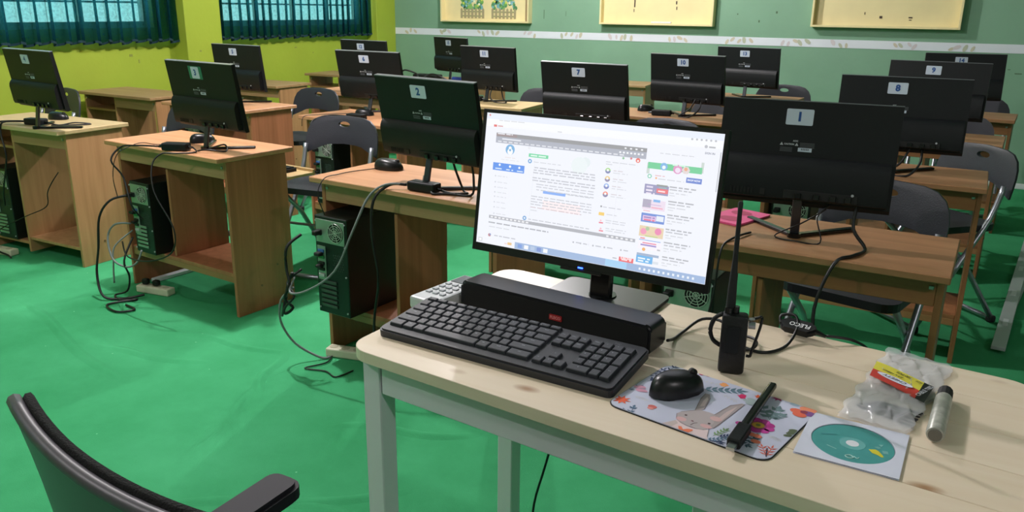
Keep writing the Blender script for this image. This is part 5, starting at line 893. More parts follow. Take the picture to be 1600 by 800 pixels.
# ================================================================== TOWER CASES
psu_m = mat('galvanised_plate', '9fb0a4', rough=.4, metal=.6)
case_m = mat('black_case_steel', '121a18', rough=.4)
def make_tower(x, y, z0, rz, label, w=.17, h=.40, d=.36, plate=0):
    t = thing('tower_case', label, 'computer', (x, y, z0), R(rz), 'computer tower cases')
    b = MB(); b.span(-w / 2, w / 2, 0, d, .0, h, .003); obj('case_body', b, case_m, t)
    b = MB(); b.span(-w / 2 + .008, w / 2 - .008, d, d + .02, .006, h - .004, .005); obj('front_bezel', b, blk_gl, t)
    b = MB(); b.span(-w / 2 + .010, w / 2 - .010, -.004, -.0002, h - .105, h - .012, .001); ps = obj('power_supply', b, psu_m, t)
    # fan grille rings
    fc = (w / 2 - .055, -.007, h - .058)
    b = MB()
    for r_ in (.038, .029, .020, .011):
        b.tube([(fc[0] + r_ * math.cos(k * math.pi / 8), fc[1], fc[2] + r_ * math.sin(k * math.pi / 8)) for k in range(16)], .0016, n=5, closed=True, smooth=False)
    for k in range(4):
        a = math.pi / 4 * k + .3
        b.cyl((fc[0] + .04 * math.cos(a), fc[1], fc[2] + .04 * math.sin(a)), (fc[0] - .04 * math.cos(a), fc[1], fc[2] - .04 * math.sin(a)), .0014, n=5)
    obj('fan_grille', b, mat('fan_wire', 'c8ccc4', rough=.3, metal=.5), t)
    b = MB(); b.cyl((fc[0], -.0041, fc[2]), (fc[0], -.0049, fc[2]), .040, n=24); obj('fan_hole', b, dark_pl, t)
    b = MB(); b.box((-w / 2 + .030, -.008, h - .065), (.026, .008, .022), None, .002); obj('power_socket', b, dark_pl, t)
    # io plate with ports
    pl = psu_m if plate else case_m
    b = MB(); b.span(-w / 2 + .012, -w / 2 + .055, -.004, -.0002, h - .26, h - .12, .001); obj('port_plate', b, psu_m, t)
    cols = ['3c6fb0', '2f8a4a', '111111', '111111', 'b8bcc0']
    for k in range(5):
        b = MB(); b.box((-w / 2 + .034, -.007, h - .14 - k * .025), (.03, .007, .012), None, .001); obj('port', b, mat('port_' + cols[k], cols[k], rough=.5), t)
    # slot covers
    for k in range(6):
        b = MB(); b.box((-w / 2 + .065, -.003, .035 + k * .020), (.085, .005, .012), None, .001); obj('slot_cover', b, psu_m if plate else mat('dull_slot', '4d5c55', rough=.5, metal=.4), t)
    b = MB()
    for k in range(7):
        for j in range(5):
            b.cyl((.012 + j * .011 + (k % 2) * .005, -.0012, h - .15 - k * .010), (.012 + j * .011 + (k % 2) * .005, .0005, h - .15 - k * .010), .0035, n=6)
    obj('vent_hole', b, mat('vent_grey', '37453f', rough=.6), t)['kind'] = 'stuff'
    b = MB()
    for sx, sz in ((-.075, h - .02), (.075, h - .02), (-.075, .02), (.075, .02), (.075, h - .11), (.075, h - .23)):
        b.cyl((sx, -.0002, sz), (sx, -.004, sz), .004, n=6)
    obj('screw', b, ink_w, t)
    # plug block
    b = MB(); b.box((-w / 2 + .028, -.022, h - .065), (.022, .026, .018), None, .004); b.box((-w / 2 + .034, -.02, h - .15), (.03, .026, .014), None, .003); b.box((-w / 2 + .034, -.018, h - .20), (.026, .024, .012), None, .003)
    bpy.data.objects.remove(obj('plug_tmp', b, dark_pl, t))
    for (px, py, pz, sx, sy, sz) in ((-w / 2 + .028, -.022, h - .065, .022, .026, .018), (-w / 2 + .034, -.02, h - .15, .03, .026, .014), (-w / 2 + .034, -.018, h - .20, .026, .024, .012)):
        b = MB(); b.box((px, py, pz), (sx, sy, sz), None, .003); obj('plug', b, dark_pl, t)
    return t
make_tower(-2.07, 2.315, .2082, -4, 'black tower case with a round fan grille on the shelf of desk two')
make_tower(-3.42, 2.49, .2082, -5.1, 'black and silver tower case on the shelf of desk three', w=.155, h=.355, d=.33, plate=1)
make_tower(-4.73, 2.56, .0782, .9, 'silver backed tower case under the pale desk four at the left edge', w=.17, h=.41, d=.33, plate=1)
make_tower(-.66, 2.34, .2082, -1.8, 'tower case on the left of the shelf of desk one, behind the folding chair', d=.26, plate=1)
make_tower(-3.37, 3.75, .2082, -7.8, 'tower case with a pale fan grille on the shelf of desk six', d=.30, plate=1)
make_tower(-2.02, 3.70, .2082, -2, 'tower case on the shelf of desk seven', d=.30)
make_tower(-.60, 3.66, .2082, -.8, 'tower case with silver back on the shelf of desk eight', d=.30, plate=1)
make_tower(-4.65, 3.86, .2082, -4.2, 'tower case on the shelf of desk five', d=.30, plate=1)
# cable bundle at the case of desk two and floor leads
cable([(-2.17, 2.26, .54), (-2.19, 2.20, .50), (-2.19, 2.19, .42), (-2.17, 2.18, .36), (-2.19, 2.17, .30), (-2.17, 2.19, .26), (-2.20, 2.17, .24), (-2.20, 2.2, .34), (-2.17, 2.2, .40)], 'tangle of black cables at the back of the tower case on desk two', .006)
cable([(-2.15, 2.23, .41), (-2.19, 2.19, .36), (-2.14, 2.17, .32), (-2.18, 2.16, .27), (-2.22, 2.18, .22), (-2.20, 2.19, .30)], 'second tangle of black cables at the tower case on desk two', .005)
cable([(-2.17, 2.20, .34), (-2.23, 2.19, .28), (-2.25, 2.2, .18), (-2.22, 2.24, .08), (-2.15, 2.30, .012), (-2.12, 2.33, .008)], 'long grey cable curving from the tower case of desk two to the floor', .005, cable_g)
cable([(-2.12, 2.34, .008), (-2.10, 2.28, .006), (-2.14, 2.20, .005), (-2.05, 2.22, .005), (-1.98, 2.2, .005), (-1.96, 2.28, .005)], 'thin black floor cable in front of desk two', .003)
cable([(-3.47, 2.46, .50), (-3.52, 2.40, .48), (-3.56, 2.36, .40), (-3.57, 2.34, .25), (-3.58, 2.32, .12), (-3.52, 2.30, .02), (-3.44, 2.36, .008), (-3.38, 2.42, .02)], 'black cable arching left from the tower case of desk three', .006)
cable([(-3.47, 2.46, .36), (-3.52, 2.41, .36), (-3.545, 2.38, .30), (-3.50, 2.36, .20), (-3.42, 2.37, .17), (-3.35, 2.38, .20), (-3.33, 2.40, .26)], 'grey loop of cable at the back of desk three', .005, cable_g)
cable([(-3.45, 2.45, .33), (-3.50, 2.38, .26), (-3.50, 2.36, .18), (-3.50, 2.35, .08)], 'pale cable hanging at the back of desk three', .004, cable_g)
cable([(-3.44, 2.44, .30), (-3.43, 2.37, .2), (-3.42, 2.38, .12), (-3.45, 2.38, .04), (-3.52, 2.36, .01), (-3.44, 2.33, .008), (-3.38, 2.38, .008), (-3.44, 2.26, .008), (-3.32, 2.22, .008), (-3.27, 2.28, .008), (-3.36, 2.30, .008)], 'black cable zigzagging on the carpet by the white socket strip of desk three', .005)
cable([(-4.80, 2.50, .42), (-4.72, 2.47, .30), (-4.66, 2.46, .2), (-4.70, 2.46, .05), (-4.62, 2.48, .01), (-4.56, 2.46, .01)], 'black cable dropping at the tower case under desk four', .005)
cable([(-4.27, 2.63, .50), (-4.30, 2.60, .44), (-4.35, 2.60, .38), (-4.38, 2.60, .30), (-4.5, 2.55, .24), (-4.62, 2.5, .18), (-4.7, 2.46, .13)], 'thin black cable sagging under the pale desk four', .003)
# power strips
strip_m = mat('ivory_plastic', 'd8d4bd', rough=.45)
def power_strip(x, y, rz, label, L_=.2, plugs=2, z=.001):
    t = thing('power_strip', label, 'power strip', (x, y, z), R(rz))
    b = MB(); b.box((0, 0, .018), (L_, .055, .036), None, .006, 2); obj('strip_body', b, strip_m, t)
    for k in range(3):
        b = MB(); b.cyl((-L_ / 3 + k * L_ / 3, 0, .036), (-L_ / 3 + k * L_ / 3, 0, .0375), .017, n=14); obj('socket', b, mat('ivory_socket', 'bdb8a0'), t)
    for k in range(plugs):
        b = MB(); b.box((-L_ / 3 + k * L_ / 3 + .01, 0, .054), (.035, .03, .028), None, .006); obj('plug', b, dark_pl, t)
def pupil_keyboard(x, y, rz, label):
    k_ = thing('keyboard', label, 'keyboard', (x, y, .5985), R(rz))
    q = MB(); q.prism(rrect(.44, .135, .01), 0, .016); obj('keyboard_case', q, blk, k_)
    q = MB()
    for r_ in range(6):
        for c_ in range(22):
            q.box((-.2 + c_ * .019, .05 - r_ * .02, .0185), (.016, .016, .006), None, 0)
    obj('keys', q, dark_pl, k_)['kind'] = 'stuff'
pupil_keyboard(-3.08, 2.93, -5.1, 'black keyboard on the pulled out tray of desk three')
pupil_keyboard(-2.96, 4.13, -7.8, 'black keyboard on the pulled out tray of desk six')
power_strip(-3.40, 2.50, 8, 'ivory socket strip with black plugs on the carpet under desk three')
power_strip(-4.74, 2.50, 6, 'ivory socket strip on the carpet under desk four at the left edge', .26, 1)
power_strip(-2.08, 2.38, 12, 'pale socket strip on the carpet under desk two', .16, 0)
b = MB(); b.box((0, 0, .01), (.035, .52, .02), None, .003); o = obj('cable_duct', b, white_trim, loc=(-3.53, 2.86, .001), rot=(0, 0, R(-4))); tag(o, 'white cable duct strip on the carpet beneath desk three', 'cable duct')

# ================================================================== FOLDING CHAIRS
chair_pl = mat('charcoal_chair_plastic', '34353d', rough=.42, bump=.12, bscale=220)
seat_pl = mat('dark_seat_pad', '22232b', rough=.5, bump=.1, bscale=260)
cap_m = mat('rubber_cap', '16171a', rough=.7)
tube_s = mat('silver_tube', 'a8acb6', rough=.32, metal=.75)
def chair_parts():
    """returns name -> (mesh, material); chair faces local -Y, origin on the floor under the seat centre"""
    P_ = []
    # backrest with an oval hole
    b = MB()
    hc = Vector((0, .765))
    N = 40
    def outline(k):
        # rounded shape between z .60 and .80, arms dropping at both sides
        a = 2 * math.pi * k / N
        dx, dz = math.cos(a), math.sin(a)
        best = None
        poly = OUT
        for i in range(len(poly)):
            (x0, z0), (x1, z1) = poly[i], poly[(i + 1) % len(poly)]
            ex, ez = x1 - x0, z1 - z0
            den = dx * ez - dz * ex
            if abs(den) < 1e-9: continue
            tt = ((x0 - hc.x) * ez - (z0 - hc.y) * ex) / den
            s_ = ((x0 - hc.x) * dz - (z0 - hc.y) * dx) / den
            if tt > 0 and -1e-6 <= s_ <= 1 + 1e-6 and (best is None or tt < best): best = tt
        return hc.x + dx * best, hc.y + dz * best
    OUT = [(.225, .60), (.228, .68), (.215, .745), (.185, .785), (.13, .803), (.0, .81), (-.13, .803), (-.185, .785), (-.215, .745), (-.228, .68), (-.225, .60), (-.205, .575), (-.185, .60), (-.175, .635), (-.09, .655), (0, .66), (.09, .655), (.175, .635), (.185, .60), (.205, .575)]
    def bend(x, z, off):
        y = .215 - .55 * x * x + (z - .6) * .18
        return Vector((x, y + off, z))
    front, back = [], []
    for ring in range(4):
        t_ = ring / 3
        fr, bk = [], []
        for k in range(N):
            a = 2 * math.pi * k / N
            ox_, oz_ = outline(k)
            ix, iz = hc.x + .036 * math.cos(a), hc.y + .015 * math.sin(a)
            px, pz = ix + (ox_ - ix) * t_, iz + (oz_ - iz) * t_
            th = .010 if ring < 3 else .006
            fr.append(b.bm.verts.new(bend(px, pz, -th))); bk.append(b.bm.verts.new(bend(px, pz, th)))
        front.append(fr); back.append(bk)
    for L_ in (front, back):
        for r_ in range(3):
            for k in range(N):
                b.bm.faces.new((L_[r_][k], L_[r_][(k + 1) % N], L_[r_ + 1][(k + 1) % N], L_[r_ + 1][k]))
    for r_ in (0, 3):
        for k in range(N):
            b.bm.faces.new((front[r_][k], front[r_][(k + 1) % N], back[r_][(k + 1) % N], back[r_][k]))
    P_.append(('backrest', b.mesh('backrest'), chair_pl, True))
    b = MB(); b.prism(rrect(.40, .38, .06, 5), .455, .485); P_.append(('seat', b.mesh('seat'), seat_pl, False))
    for s in (-1, 1):
        b = MB(); b.tube([(s * .208, .165, .66), (s * .208, .12, .52), (s * .208, .02, .36), (s * .208, -.20, .02)], .0125, n=8, sub=3)
        P_.append(('front_leg', b.mesh('front_leg', True), tube_s, False))
        b = MB(); b.tube([(s * .185, -.12, .452), (s * .185, .05, .30), (s * .185, .26, .02)], .0125, n=8, smooth=False)
        P_.append(('rear_leg', b.mesh('rear_leg', True), tube_s, False))
    b = MB(); b.cyl((-.208, -.20, .02), (.208, -.20, .02), .0125, n=8); P_.append(('front_bar', b.mesh('front_bar', True), tube_s, False))
    b = MB(); b.cyl((-.185, .26, .02), (.185, .26, .02), .0125, n=8); P_.append(('rear_bar', b.mesh('rear_bar', True), tube_s, False))
    b = MB(); b.cyl((-.195, -.06, .26), (.195, -.06, .26), .008, n=8)
    b2_ = MB(); 
    for s in (-1, 1):
        b2_.box((s * .208, -.20, .017), (.034, .036, .032), None, .006)
    P_.append(('foot_cap', b2_.mesh('foot_cap'), cap_m, False))
    b2_ = MB()
    for s in (-1, 1):
        b2_.box((s * .185, .26, .017), (.034, .036, .032), None, .006)
    P_.append(('foot_cap', b2_.mesh('foot_cap'), cap_m, False))
    P_.append(('pivot_rod', b.mesh('pivot_rod'), tube_s, False))
    return P_
CH = chair_parts()
def make_chair(x, y, rz, label, s=1.0):
    t = thing('folding_chair', label, 'chair', (x, y, 0), R(rz), 'charcoal folding chairs')
    t.scale = (s, s, s)
    for nm, me, m_, sh in CH:
        if not me.materials: me.materials.append(m_)
        o = bpy.data.objects.new(nm, me); C.objects.link(o); o.parent = t
    return t
for nm, me, m_, sh in CH:
    if sh: me.set_sharp_from_angle(angle=R(50)); [setattr(p, 'use_smooth', True) for p in me.polygons]
cl = 'charcoal folding chair with silver legs at desk %s'
make_chair(-.245, 2.96, -13, 'charcoal folding chair at desk one, its seat showing under the desktop')
make_chair(-2.93, 3.24, 8, 'charcoal folding chair with a silver frame between desks three and two')
make_chair(-4.12, 3.19, -5, 'charcoal folding chair at desk three, mostly behind its monitor')
make_chair(-5.60, 3.34, -5, 'charcoal folding chair behind the monitor numbered four')
make_chair(-4.18, 4.38, -3, 'charcoal folding chair at desk five, left of the desk numbered six')
make_chair(-1.45, 4.17, -4, 'charcoal folding chair at desk seven, its top just above the bright screen')
make_chair(-2.78, 5.38, 0, 'charcoal folding chair behind desk eleven, left of the monitor numbered seven')
make_chair(-1.46, 5.42, -4, 'charcoal folding chair behind the monitor numbered ten')
make_chair(-.05, 4.17, -45, 'charcoal folding chair turned sideways at desk eight, on the right')
make_chair(-.05, 5.40, -4, 'charcoal folding chair behind the monitor numbered nine')
make_chair(-1.32, 6.84, 0, 'charcoal folding chair at desk thirteen near the green wall')
make_chair(.08, 6.70, 0, 'charcoal folding chair at desk fourteen near the green wall')

# aluminium / white boards on the carpet at right
strip_al = mat('pale_aluminium', 'b9bec0', rough=.4, metal=.3)
def floor_bar(p0, p1, w, label, patches=3, z=.001):
    p0, p1 = Vector((*p0, 0)), Vector((*p1, 0)); d = p1 - p0
    t = thing('metal_bar', label, 'bar', ((p0 + p1) / 2 + Vector((0, 0, z))), math.atan2(-d.x, d.y))
    b = MB(); b.box((0, 0, .008), (w, d.length, .016), None, .002); obj('bar_body', b, strip_al, t)
    for k in range(patches):
        b = MB(); b.box((0, -d.length / 2 + .35 + k * .5, .0165), (w * .4, .10, .002)); obj('slot', b, white_trim, t)  # paler raised patches along the top of the bar
floor_bar((.287, 3.80), (.50, 5.95), .055, 'pale metal bar lying on the carpet at the right edge, nearer one', z=.018)
floor_bar((.345, 4.40), (.66, 6.75), .05, 'pale metal bar lying on the carpet at the right edge, farther one')
b = MB(); b.box((.0, 0, .012), (.18, 2.2, .022), None, .003)
o = obj('white_plank', b, white_trim, loc=(.515, 3.75, .001), rot=(0, 0, R(-2.1))); tag(o, 'white plank lying on the carpet beside the teacher table at right', 'plank')

# ================================================================== TEACHER TABLE
ZT = .75
pine = wood('pine_top', 'ecddc8', 'dfcbae', 'x', rough=.38, knots=True, contrast=.9)
pine_e = wood('pine_edge', 'd9c096', 'bd9a68', 'x', rough=.45, contrast=.8)
leg_m = mat('grey_white_paint', 'dedbe2', rough=.4)
FL, FR, BR, BL = Vector((-.991, 1.134)), Vector((.147, 1.020)), Vector((.197, 1.624)), Vector((-.967, 1.740))
tt = thing('teacher_table', 'pine topped teacher table with pale grey legs in the foreground', 'table', (-.40, 1.38, 0))
tc_ = Vector((-.40, 1.38))
def tq(u, v):
    a = FL.lerp(FR, u); c = BL.lerp(BR, u); return a.lerp(c, v) - tc_
NPL = 5
rc = .05   # corner radius in metres
for k in range(NPL):
    v0, v1 = k / NPL, (k + 1) / NPL
    g = .0012 if True else 0
    v0 += g if k else 0; v1 -= g if k < NPL - 1 else 0
    ru, rv = rc / 1.14, rc / .61
    pts = []
    def arc(cu, cv, a0):
        return [(cu + ru * math.cos(R(a0 + 15 * j)), cv + rv * math.sin(R(a0 + 15 * j))) for j in range(7)]
    if k == 0: pts = arc(ru, rv, 180) + arc(1 - ru, rv, 270) + [(1, v1), (0, v1)]
    elif k == NPL - 1: pts = [(0, v0), (1, v0)] + arc(1 - ru, 1 - rv, 0) + arc(ru, 1 - rv, 90)
    else: pts = [(0, v0), (1, v0), (1, v1), (0, v1)]
    b = MB(); b.prism([tuple(tq(*p)) for p in pts], ZT - .024, ZT)
    bmesh.ops.recalc_face_normals(b.bm, faces=b.bm.faces)
    top_f = [f for f in b.bm.faces if abs(f.normal.z) > .9]
    es = [e for f in top_f for e in f.edges if not e.is_boundary]
    bmesh.ops.bevel(b.bm, geom=list(set(es)), offset=.0009, segments=1, affect='EDGES')
    o = obj('plank', b, pine, tt)
    # keep the grain continuous in look: rotate handled by object space
def tleg(u, v):
    p = tq(u, v)
    b = MB(); b.box((p.x, p.y, (ZT - .0245) / 2), (.045, .045, ZT - .0245), Matrix.Rotation(R(-4), 3, 'Z'), .0025); obj('leg', b, leg_m, tt)
tleg(.040, .075); tleg(.955, .075); tleg(.045, .90); tleg(.945, .90)
p = tq(.52, .90); b = MB(); b.box((p.x + .005, p.y, (ZT - .0245) / 2), (.082, .03, ZT - .0245), Matrix.Rotation(R(-5), 3, 'Z'), .0025); obj('leg', b, leg_m, tt)
def rail(p0, p1, th=.02, z0=.655):
    a, c = tq(*p0), tq(*p1); d = c - a; mid = (a + c) / 2
    b = MB(); b.box((mid.x, mid.y, (z0 + ZT - .0245) / 2), (d.length, th, ZT - .0245 - z0), Matrix.Rotation(math.atan2(d.y, d.x), 3, 'Z'), .002); obj('apron', b, leg_m, tt)
rail((.062, .058), (.935, .058)); rail((.067, .91), (.925, .91)); rail((.035, .12), (.035, .86)); rail((.96, .12), (.96, .86))

# ---- keyboard
key_m = mat('dark_key_plastic', '2b2e35', rough=.42, bump=.04, bscale=500)
kb_m = mat('keyboard_case_plastic', '272a30', rough=.45)
legend = mat('key_legend_ink', '868a94', rough=.5)
kt = thing('keyboard', 'black wireless keyboard on the pine teacher table', 'keyboard', (-.705, 1.281, ZT + .0005), R(-2.6))
kt.rotation_euler = (R(5.5), 0, R(-2.6))
kt.location.z = ZT + .0085
KW, KD = .518, .172
b = MB(); b.prism(rrect(KW, KD, .012), 0, .014); b.prism(rrect(KW - .006, KD - .006, .011), .014, .0175)
obj('keyboard_case', b, kb_m, kt)
b = MB(); b.prism(rrect(KW - .02, .02, .006), -.008, 0, Matrix.Translation((0, KD / 2 - .02, 0))); obj('tilt_foot', b, kb_m, kt)
U_ = .0218
x00 = -KW / 2 + .012
rows_y = [KD / 2 - .015, KD / 2 - .0375, KD / 2 - .0625, KD / 2 - .0875, KD / 2 - .1125, KD / 2 - .1375]
key_cache = {}
def key(x, y, w, h, ch=None):
    k_ = (round(w, 4), round(h, 4))
    if k_ not in key_cache:
        b = MB(); a = w / 2 - .0006; c = h / 2 - .0006
        lo = [(-a, -c), (a, -c), (a, c), (-a, c)]; hi = [(-a + .0016, -c + .0014), (a - .0016, -c + .0014), (a - .0016, c - .0020), (-a + .0016, c - .0020)]
        L0 = [b.bm.verts.new((p, q, 0)) for p, q in lo]; L1 = [b.bm.verts.new((p, q, .0065)) for p, q in hi]
        b.bm.faces.new(L1)
        for i in range(4): b.bm.faces.new((L0[i], L0[(i + 1) % 4], L1[(i + 1) % 4], L1[i]))
        es = [e for e in b.bm.edges if all(v in L1 for v in e.verts) or sum(v in L1 for v in e.verts) == 1]
        bmesh.ops.bevel(b.bm, geom=es, offset=.0012, segments=1, affect='EDGES')
        key_cache[k_] = b.mesh('key'); key_cache[k_].materials.append(key_m)
    o = bpy.data.objects.new('key', key_cache[k_]); C.objects.link(o); o.parent = kt; o.location = (x, y, .0176)
    if ch:
        lettering('key_letter', ch, .0058 if len(ch) < 3 else .0042, legend, o, (-.0008 if len(ch) > 1 else -.002, .002 if h > .015 else 0, .0067), bold=.0001)
def row(y, spec, h=.0242, x=x00):
    for s in spec:
        ch, w = (s if isinstance(s, tuple) else (s, 1.0))
        if ch != ' ': key(x + w * U_ / 2, y, w * U_, h, ch if ch.strip('_') else None)
        x += w * U_
row(rows_y[0], [('Esc', 1.15)] + [('F%d' % k, 1.15) for k in range(1, 13)], .0150)
row(rows_y[1], list('`1234567890-=') + [('Back', 1.95)])
row(rows_y[2], [('Tab', 1.45)] + list('QWERTYUIOP[]') + [('\\', 1.5)])
row(rows_y[3], [('Caps', 1.75)] + list("ASDFGHJKL;'") + [('Enter', 2.2)])
row(rows_y[4], [('Shift', 2.2)] + list('ZXCVBNM,./') + [('Shift', 2.75)])
row(rows_y[5], [('Ctrl', 1.5), ('Fn', 1.2), ('Alt', 1.25), ('_', 5.6), ('Alt', 1.25), ('PrtSc', 1.95), ('Ctrl', 2.2)])
xn = x00 + 15.25 * U_
row(rows_y[1], ['Ins', 'Hm', 'Up'], x=xn); row(rows_y[2], ['Del', 'End', 'Dn'], x=xn)
key(xn + 1.5 * U_, rows_y[4], U_, .0242, '^'); row(rows_y[5], ['<', 'v', '>'], x=xn)
xq = xn + 3.25 * U_
row(rows_y[1], ['Nm', '/', '*', '-'], x=xq); row(rows_y[2], ['7', '8', '9'], x=xq); row(rows_y[3], ['4', '5', '6'], x=xq)
row(rows_y[4], ['1', '2', '3'], x=xq); row(rows_y[5], [('0', 2), '.'], x=xq)
key(xq + 3.5 * U_, (rows_y[2] + rows_y[3]) / 2, U_, .0492, '+'); key(xq + 3.5 * U_, (rows_y[4] + rows_y[5]) / 2, U_, .0492, 'Ent')
lettering('lettering', 'logi', .010, mat('dark_grey_ink', '5a5e66'), kt, (KW / 2 - .06, KD / 2 - .012, .0177))

# ---- soundbar
sbt = thing('soundbar', 'long black soundbar with a small red badge behind the keyboard', 'speaker', (-.678, 1.440, ZT), R(-6.2))
b = MB(); b.prism(rrect(.460, .063, .013, 6), -.034, .034, Matrix.Translation((0, 0, .0335)) @ Matrix.Rotation(R(90), 4, 'X'))
bmesh.ops.bevel(b.bm, geom=[e for e in b.bm.edges if abs(e.verts[0].co.y - e.verts[1].co.y) < 1e-5], offset=.005, segments=3, affect='EDGES')
autosmooth(obj('speaker_body', b, mat('satin_black', '17181c', rough=.35), sbt), 35)
b = MB(); b.prism(rrect(.448, .051, .009), 0, .0015, Matrix.Translation((0, -.0342, .0335)) @ Matrix.Rotation(R(90), 4, 'X')); obj('speaker_grille', b, mat('grille_cloth', '0b0b0d', rough=.85), sbt)
b = MB(); b.prism(rrect(.030, .012, .002), 0, .002, Matrix.Translation((.018, -.0357, .034)) @ Matrix.Rotation(R(90), 4, 'X')); obj('badge', b, mat('red_badge', 'a8262a', rough=.4), sbt)
lettering('lettering', 'FLECO', .0085, mat('pink_ink', 'e8a0a0'), sbt, (.018, -.0379, .034), (R(90), 0, 0), bold=.0002)
b = MB()
for s in (-.18, .18): b.box((s, 0, .001), (.05, .05, .002))
obj('rubber_foot', b, cap_m, sbt)

# ---- handset / remote behind the soundbar
rt_ = thing('remote_control', 'white remote handset with a small grey display behind the soundbar', 'remote', (-.955, 1.455, ZT), R(-8))
b = MB(); b.box((0, 0, .016), (.075, .19, .030), None, .006, 2); obj('remote_body', b, mat('white_grey_plastic', 'c4c8ca', rough=.4), rt_)
b = MB(); b.span(-.028, .028, .035, .085, .0312, .0325); obj('display_window', b, mat('lcd_grey', '5c6468', rough=.2), rt_)
for r_ in range(4):
    for c_ in range(3):
        b = MB(); b.box((-.02 + c_ * .02, .018 - r_ * .022, .0325), (.013, .012, .003), None, .001); obj('button', b, mat('button_grey', 'a3a8ac', rough=.5), rt_)

# ---- teacher monitor
TW, TH = .58, .331
t = thing('teacher_monitor', 'lit monitor showing a web page on the teacher table', 'monitor', (-.684, 1.593, ZT), R(-3.07))
zc = 1.0013 - ZT
tl = 8.74
M = Matrix.Translation((0, 0, zc)) @ Matrix.Rotation(-R(tl), 4, 'X')
def putm(nm, mb, m_, smooth=False):
    me = mb.mesh(nm, smooth); me.transform(M); me.materials.append(m_)
    o = bpy.data.objects.new(nm, me); C.objects.link(o); o.parent = t
    return o
b = MB(); b.span(-TW / 2, TW / 2, .004, .016, -TH / 2, TH / 2, .002); putm('shell', b, blk)
b = MB(); b.box((0, .030, -.03), (TW * .72, .030, TH * .62), None, .010, 2); putm('rear_bulge', b, blk)
sx0, sx1, sz0, sz1 = -TW / 2 + .0085, TW / 2 - .0085, -TH / 2 + .0185, TH / 2 - .0085
# bezel bars around the screen
bz = mat('bezel_black', '0c0c0e', rough=.3)
for sp in ((-TW / 2, sx0, -TH / 2, TH / 2), (sx1, TW / 2, -TH / 2, TH / 2), (sx0, sx1, -TH / 2, sz0), (sx0, sx1, sz1, TH / 2)):
    b = MB(); b.span(sp[0], sp[1], -.001, .004, sp[2], sp[3], .0005); putm('bezel', b, bz)
b = MB(); b.span(sx0, sx1, .0015, .004, sz0, sz1); scr = putm('screen', b, mat('lit_screen', '020202', rough=.25, emit='f1f3fc', estr=.92))
sm = print_mat('screen_image', .92, .3)
SW, SH_ = sx1 - sx0, sz1 - sz0
pp = M @ Vector((sx0, .0013, sz0))
print_mesh('screen_picture', SCREEN_PRINT, t, sm, lambda a, c: (a / 2000 * SW, c / 2000 * SH_), .00012, pp, (R(90) - R(tl), 0, 0), .30)
white_e = mat('screen_white_text', '101010', emit='ffffff', estr=1.0)
def stext(txt, u, v_, size, m_=white_e):
    p = M @ Vector((sx0 + u * SW, .0004, sz0 + v_ * SH_)); lettering('screen_text', txt, size, m_, t, p, (R(90) - R(tl), 0, 0), bold=.0001)
stext('SHOP NOW', .909, .676, .0050); stext('SUBSCRIBE', .685, .0677 + .01, .0055)
stext('SIGN IN', .955, .865, .006, mat('screen_grey_text', '101010', emit='8a8e9a', estr=1.0))
b = MB(); b.box((0, -.0015, -TH / 2 + .004), (.012, .002, .003)); putm('power_light', b, mat('blue_led', '1030ff', emit='2040ff', estr=12.0))
b = MB(); b.span(-.05, .05, -.0025, .004, -TH / 2 - .006, -TH / 2, .001); putm('chin_lip', b, bz)
b = MB(); b.box((.02, .047, .075), (.05, .022, .150), Matrix.Rotation(R(-3), 3, 'X'), .003); obj('neck', b, blk_gl, t)
b = MB(); b.prism(rrect(.26, .145, .02), .0005, .009, Matrix.Translation((.025, .065, 0))); obj('base_plate', b, mat('graphite_base', '2a2b30', rough=.35), t)
b = MB(); b.cyl((0.02, .052, .009), (.02, .052, .012), .032, n=20); obj('neck_collar', b, blk_gl, t)

# ---- mouse pad with printed rabbit and flowers
mp_ = thing('mouse_pad', 'mouse pad printed with a grey rabbit and flowers', 'mouse pad', (-.29289, 1.23886, ZT + .0003), R(-11))
b = MB(); b.prism(rrect(.285, .212, .022, 6), 0, .0015); obj('rubber_base', b, cap_m, mp_)
b = MB(); b.prism(rrect(.282, .209, .021, 6), .0015, .0026); obj('pad_cloth', b, mat('pad_white_cloth', 'c6cae0', rough=.6, var=.03, vscale=18), mp_)
print_mesh('pad_picture', PAD_PRINT, mp_, print_mat('pad_ink', 0, .6), lambda a, c: (a / 10000, c / 10000), .00013, (0, 0, .0027))
make_mouse(-.362, 1.262, -34, 'black wireless mouse resting on the rabbit mouse pad', .98, ZT + .0035)

# ---- black usb stick lying across the pad
ut = thing('usb_antenna', 'long black stick with a usb plug lying across the mouse pad', 'usb antenna', (-.224, 1.235, ZT + .0036), 0)
p0, p1 = Vector((-.003, -.118, .009)), Vector((.008, .122, .009))
d = p1 - p0
b = MB(); b.box((p0 + p1) / 2 + Vector((0, .03, 0)), (.014, d.length - .06, .012), Matrix.Rotation(math.atan2(-d.x, d.y), 3, 'Z'), .004, 2); obj('antenna_rod', b, blk_gl, ut)
b = MB(); b.box((-.0015, -.085, .0085), (.021, .062, .016), Matrix.Rotation(math.atan2(-d.x, d.y), 3, 'Z'), .002); obj('stick_body', b, blk, ut)
b = MB(); b.box((-.0028, -.1245, .0085), (.013, .018, .006), Matrix.Rotation(math.atan2(-d.x, d.y), 3, 'Z'), .0005); obj('usb_plug', b, steel, ut)

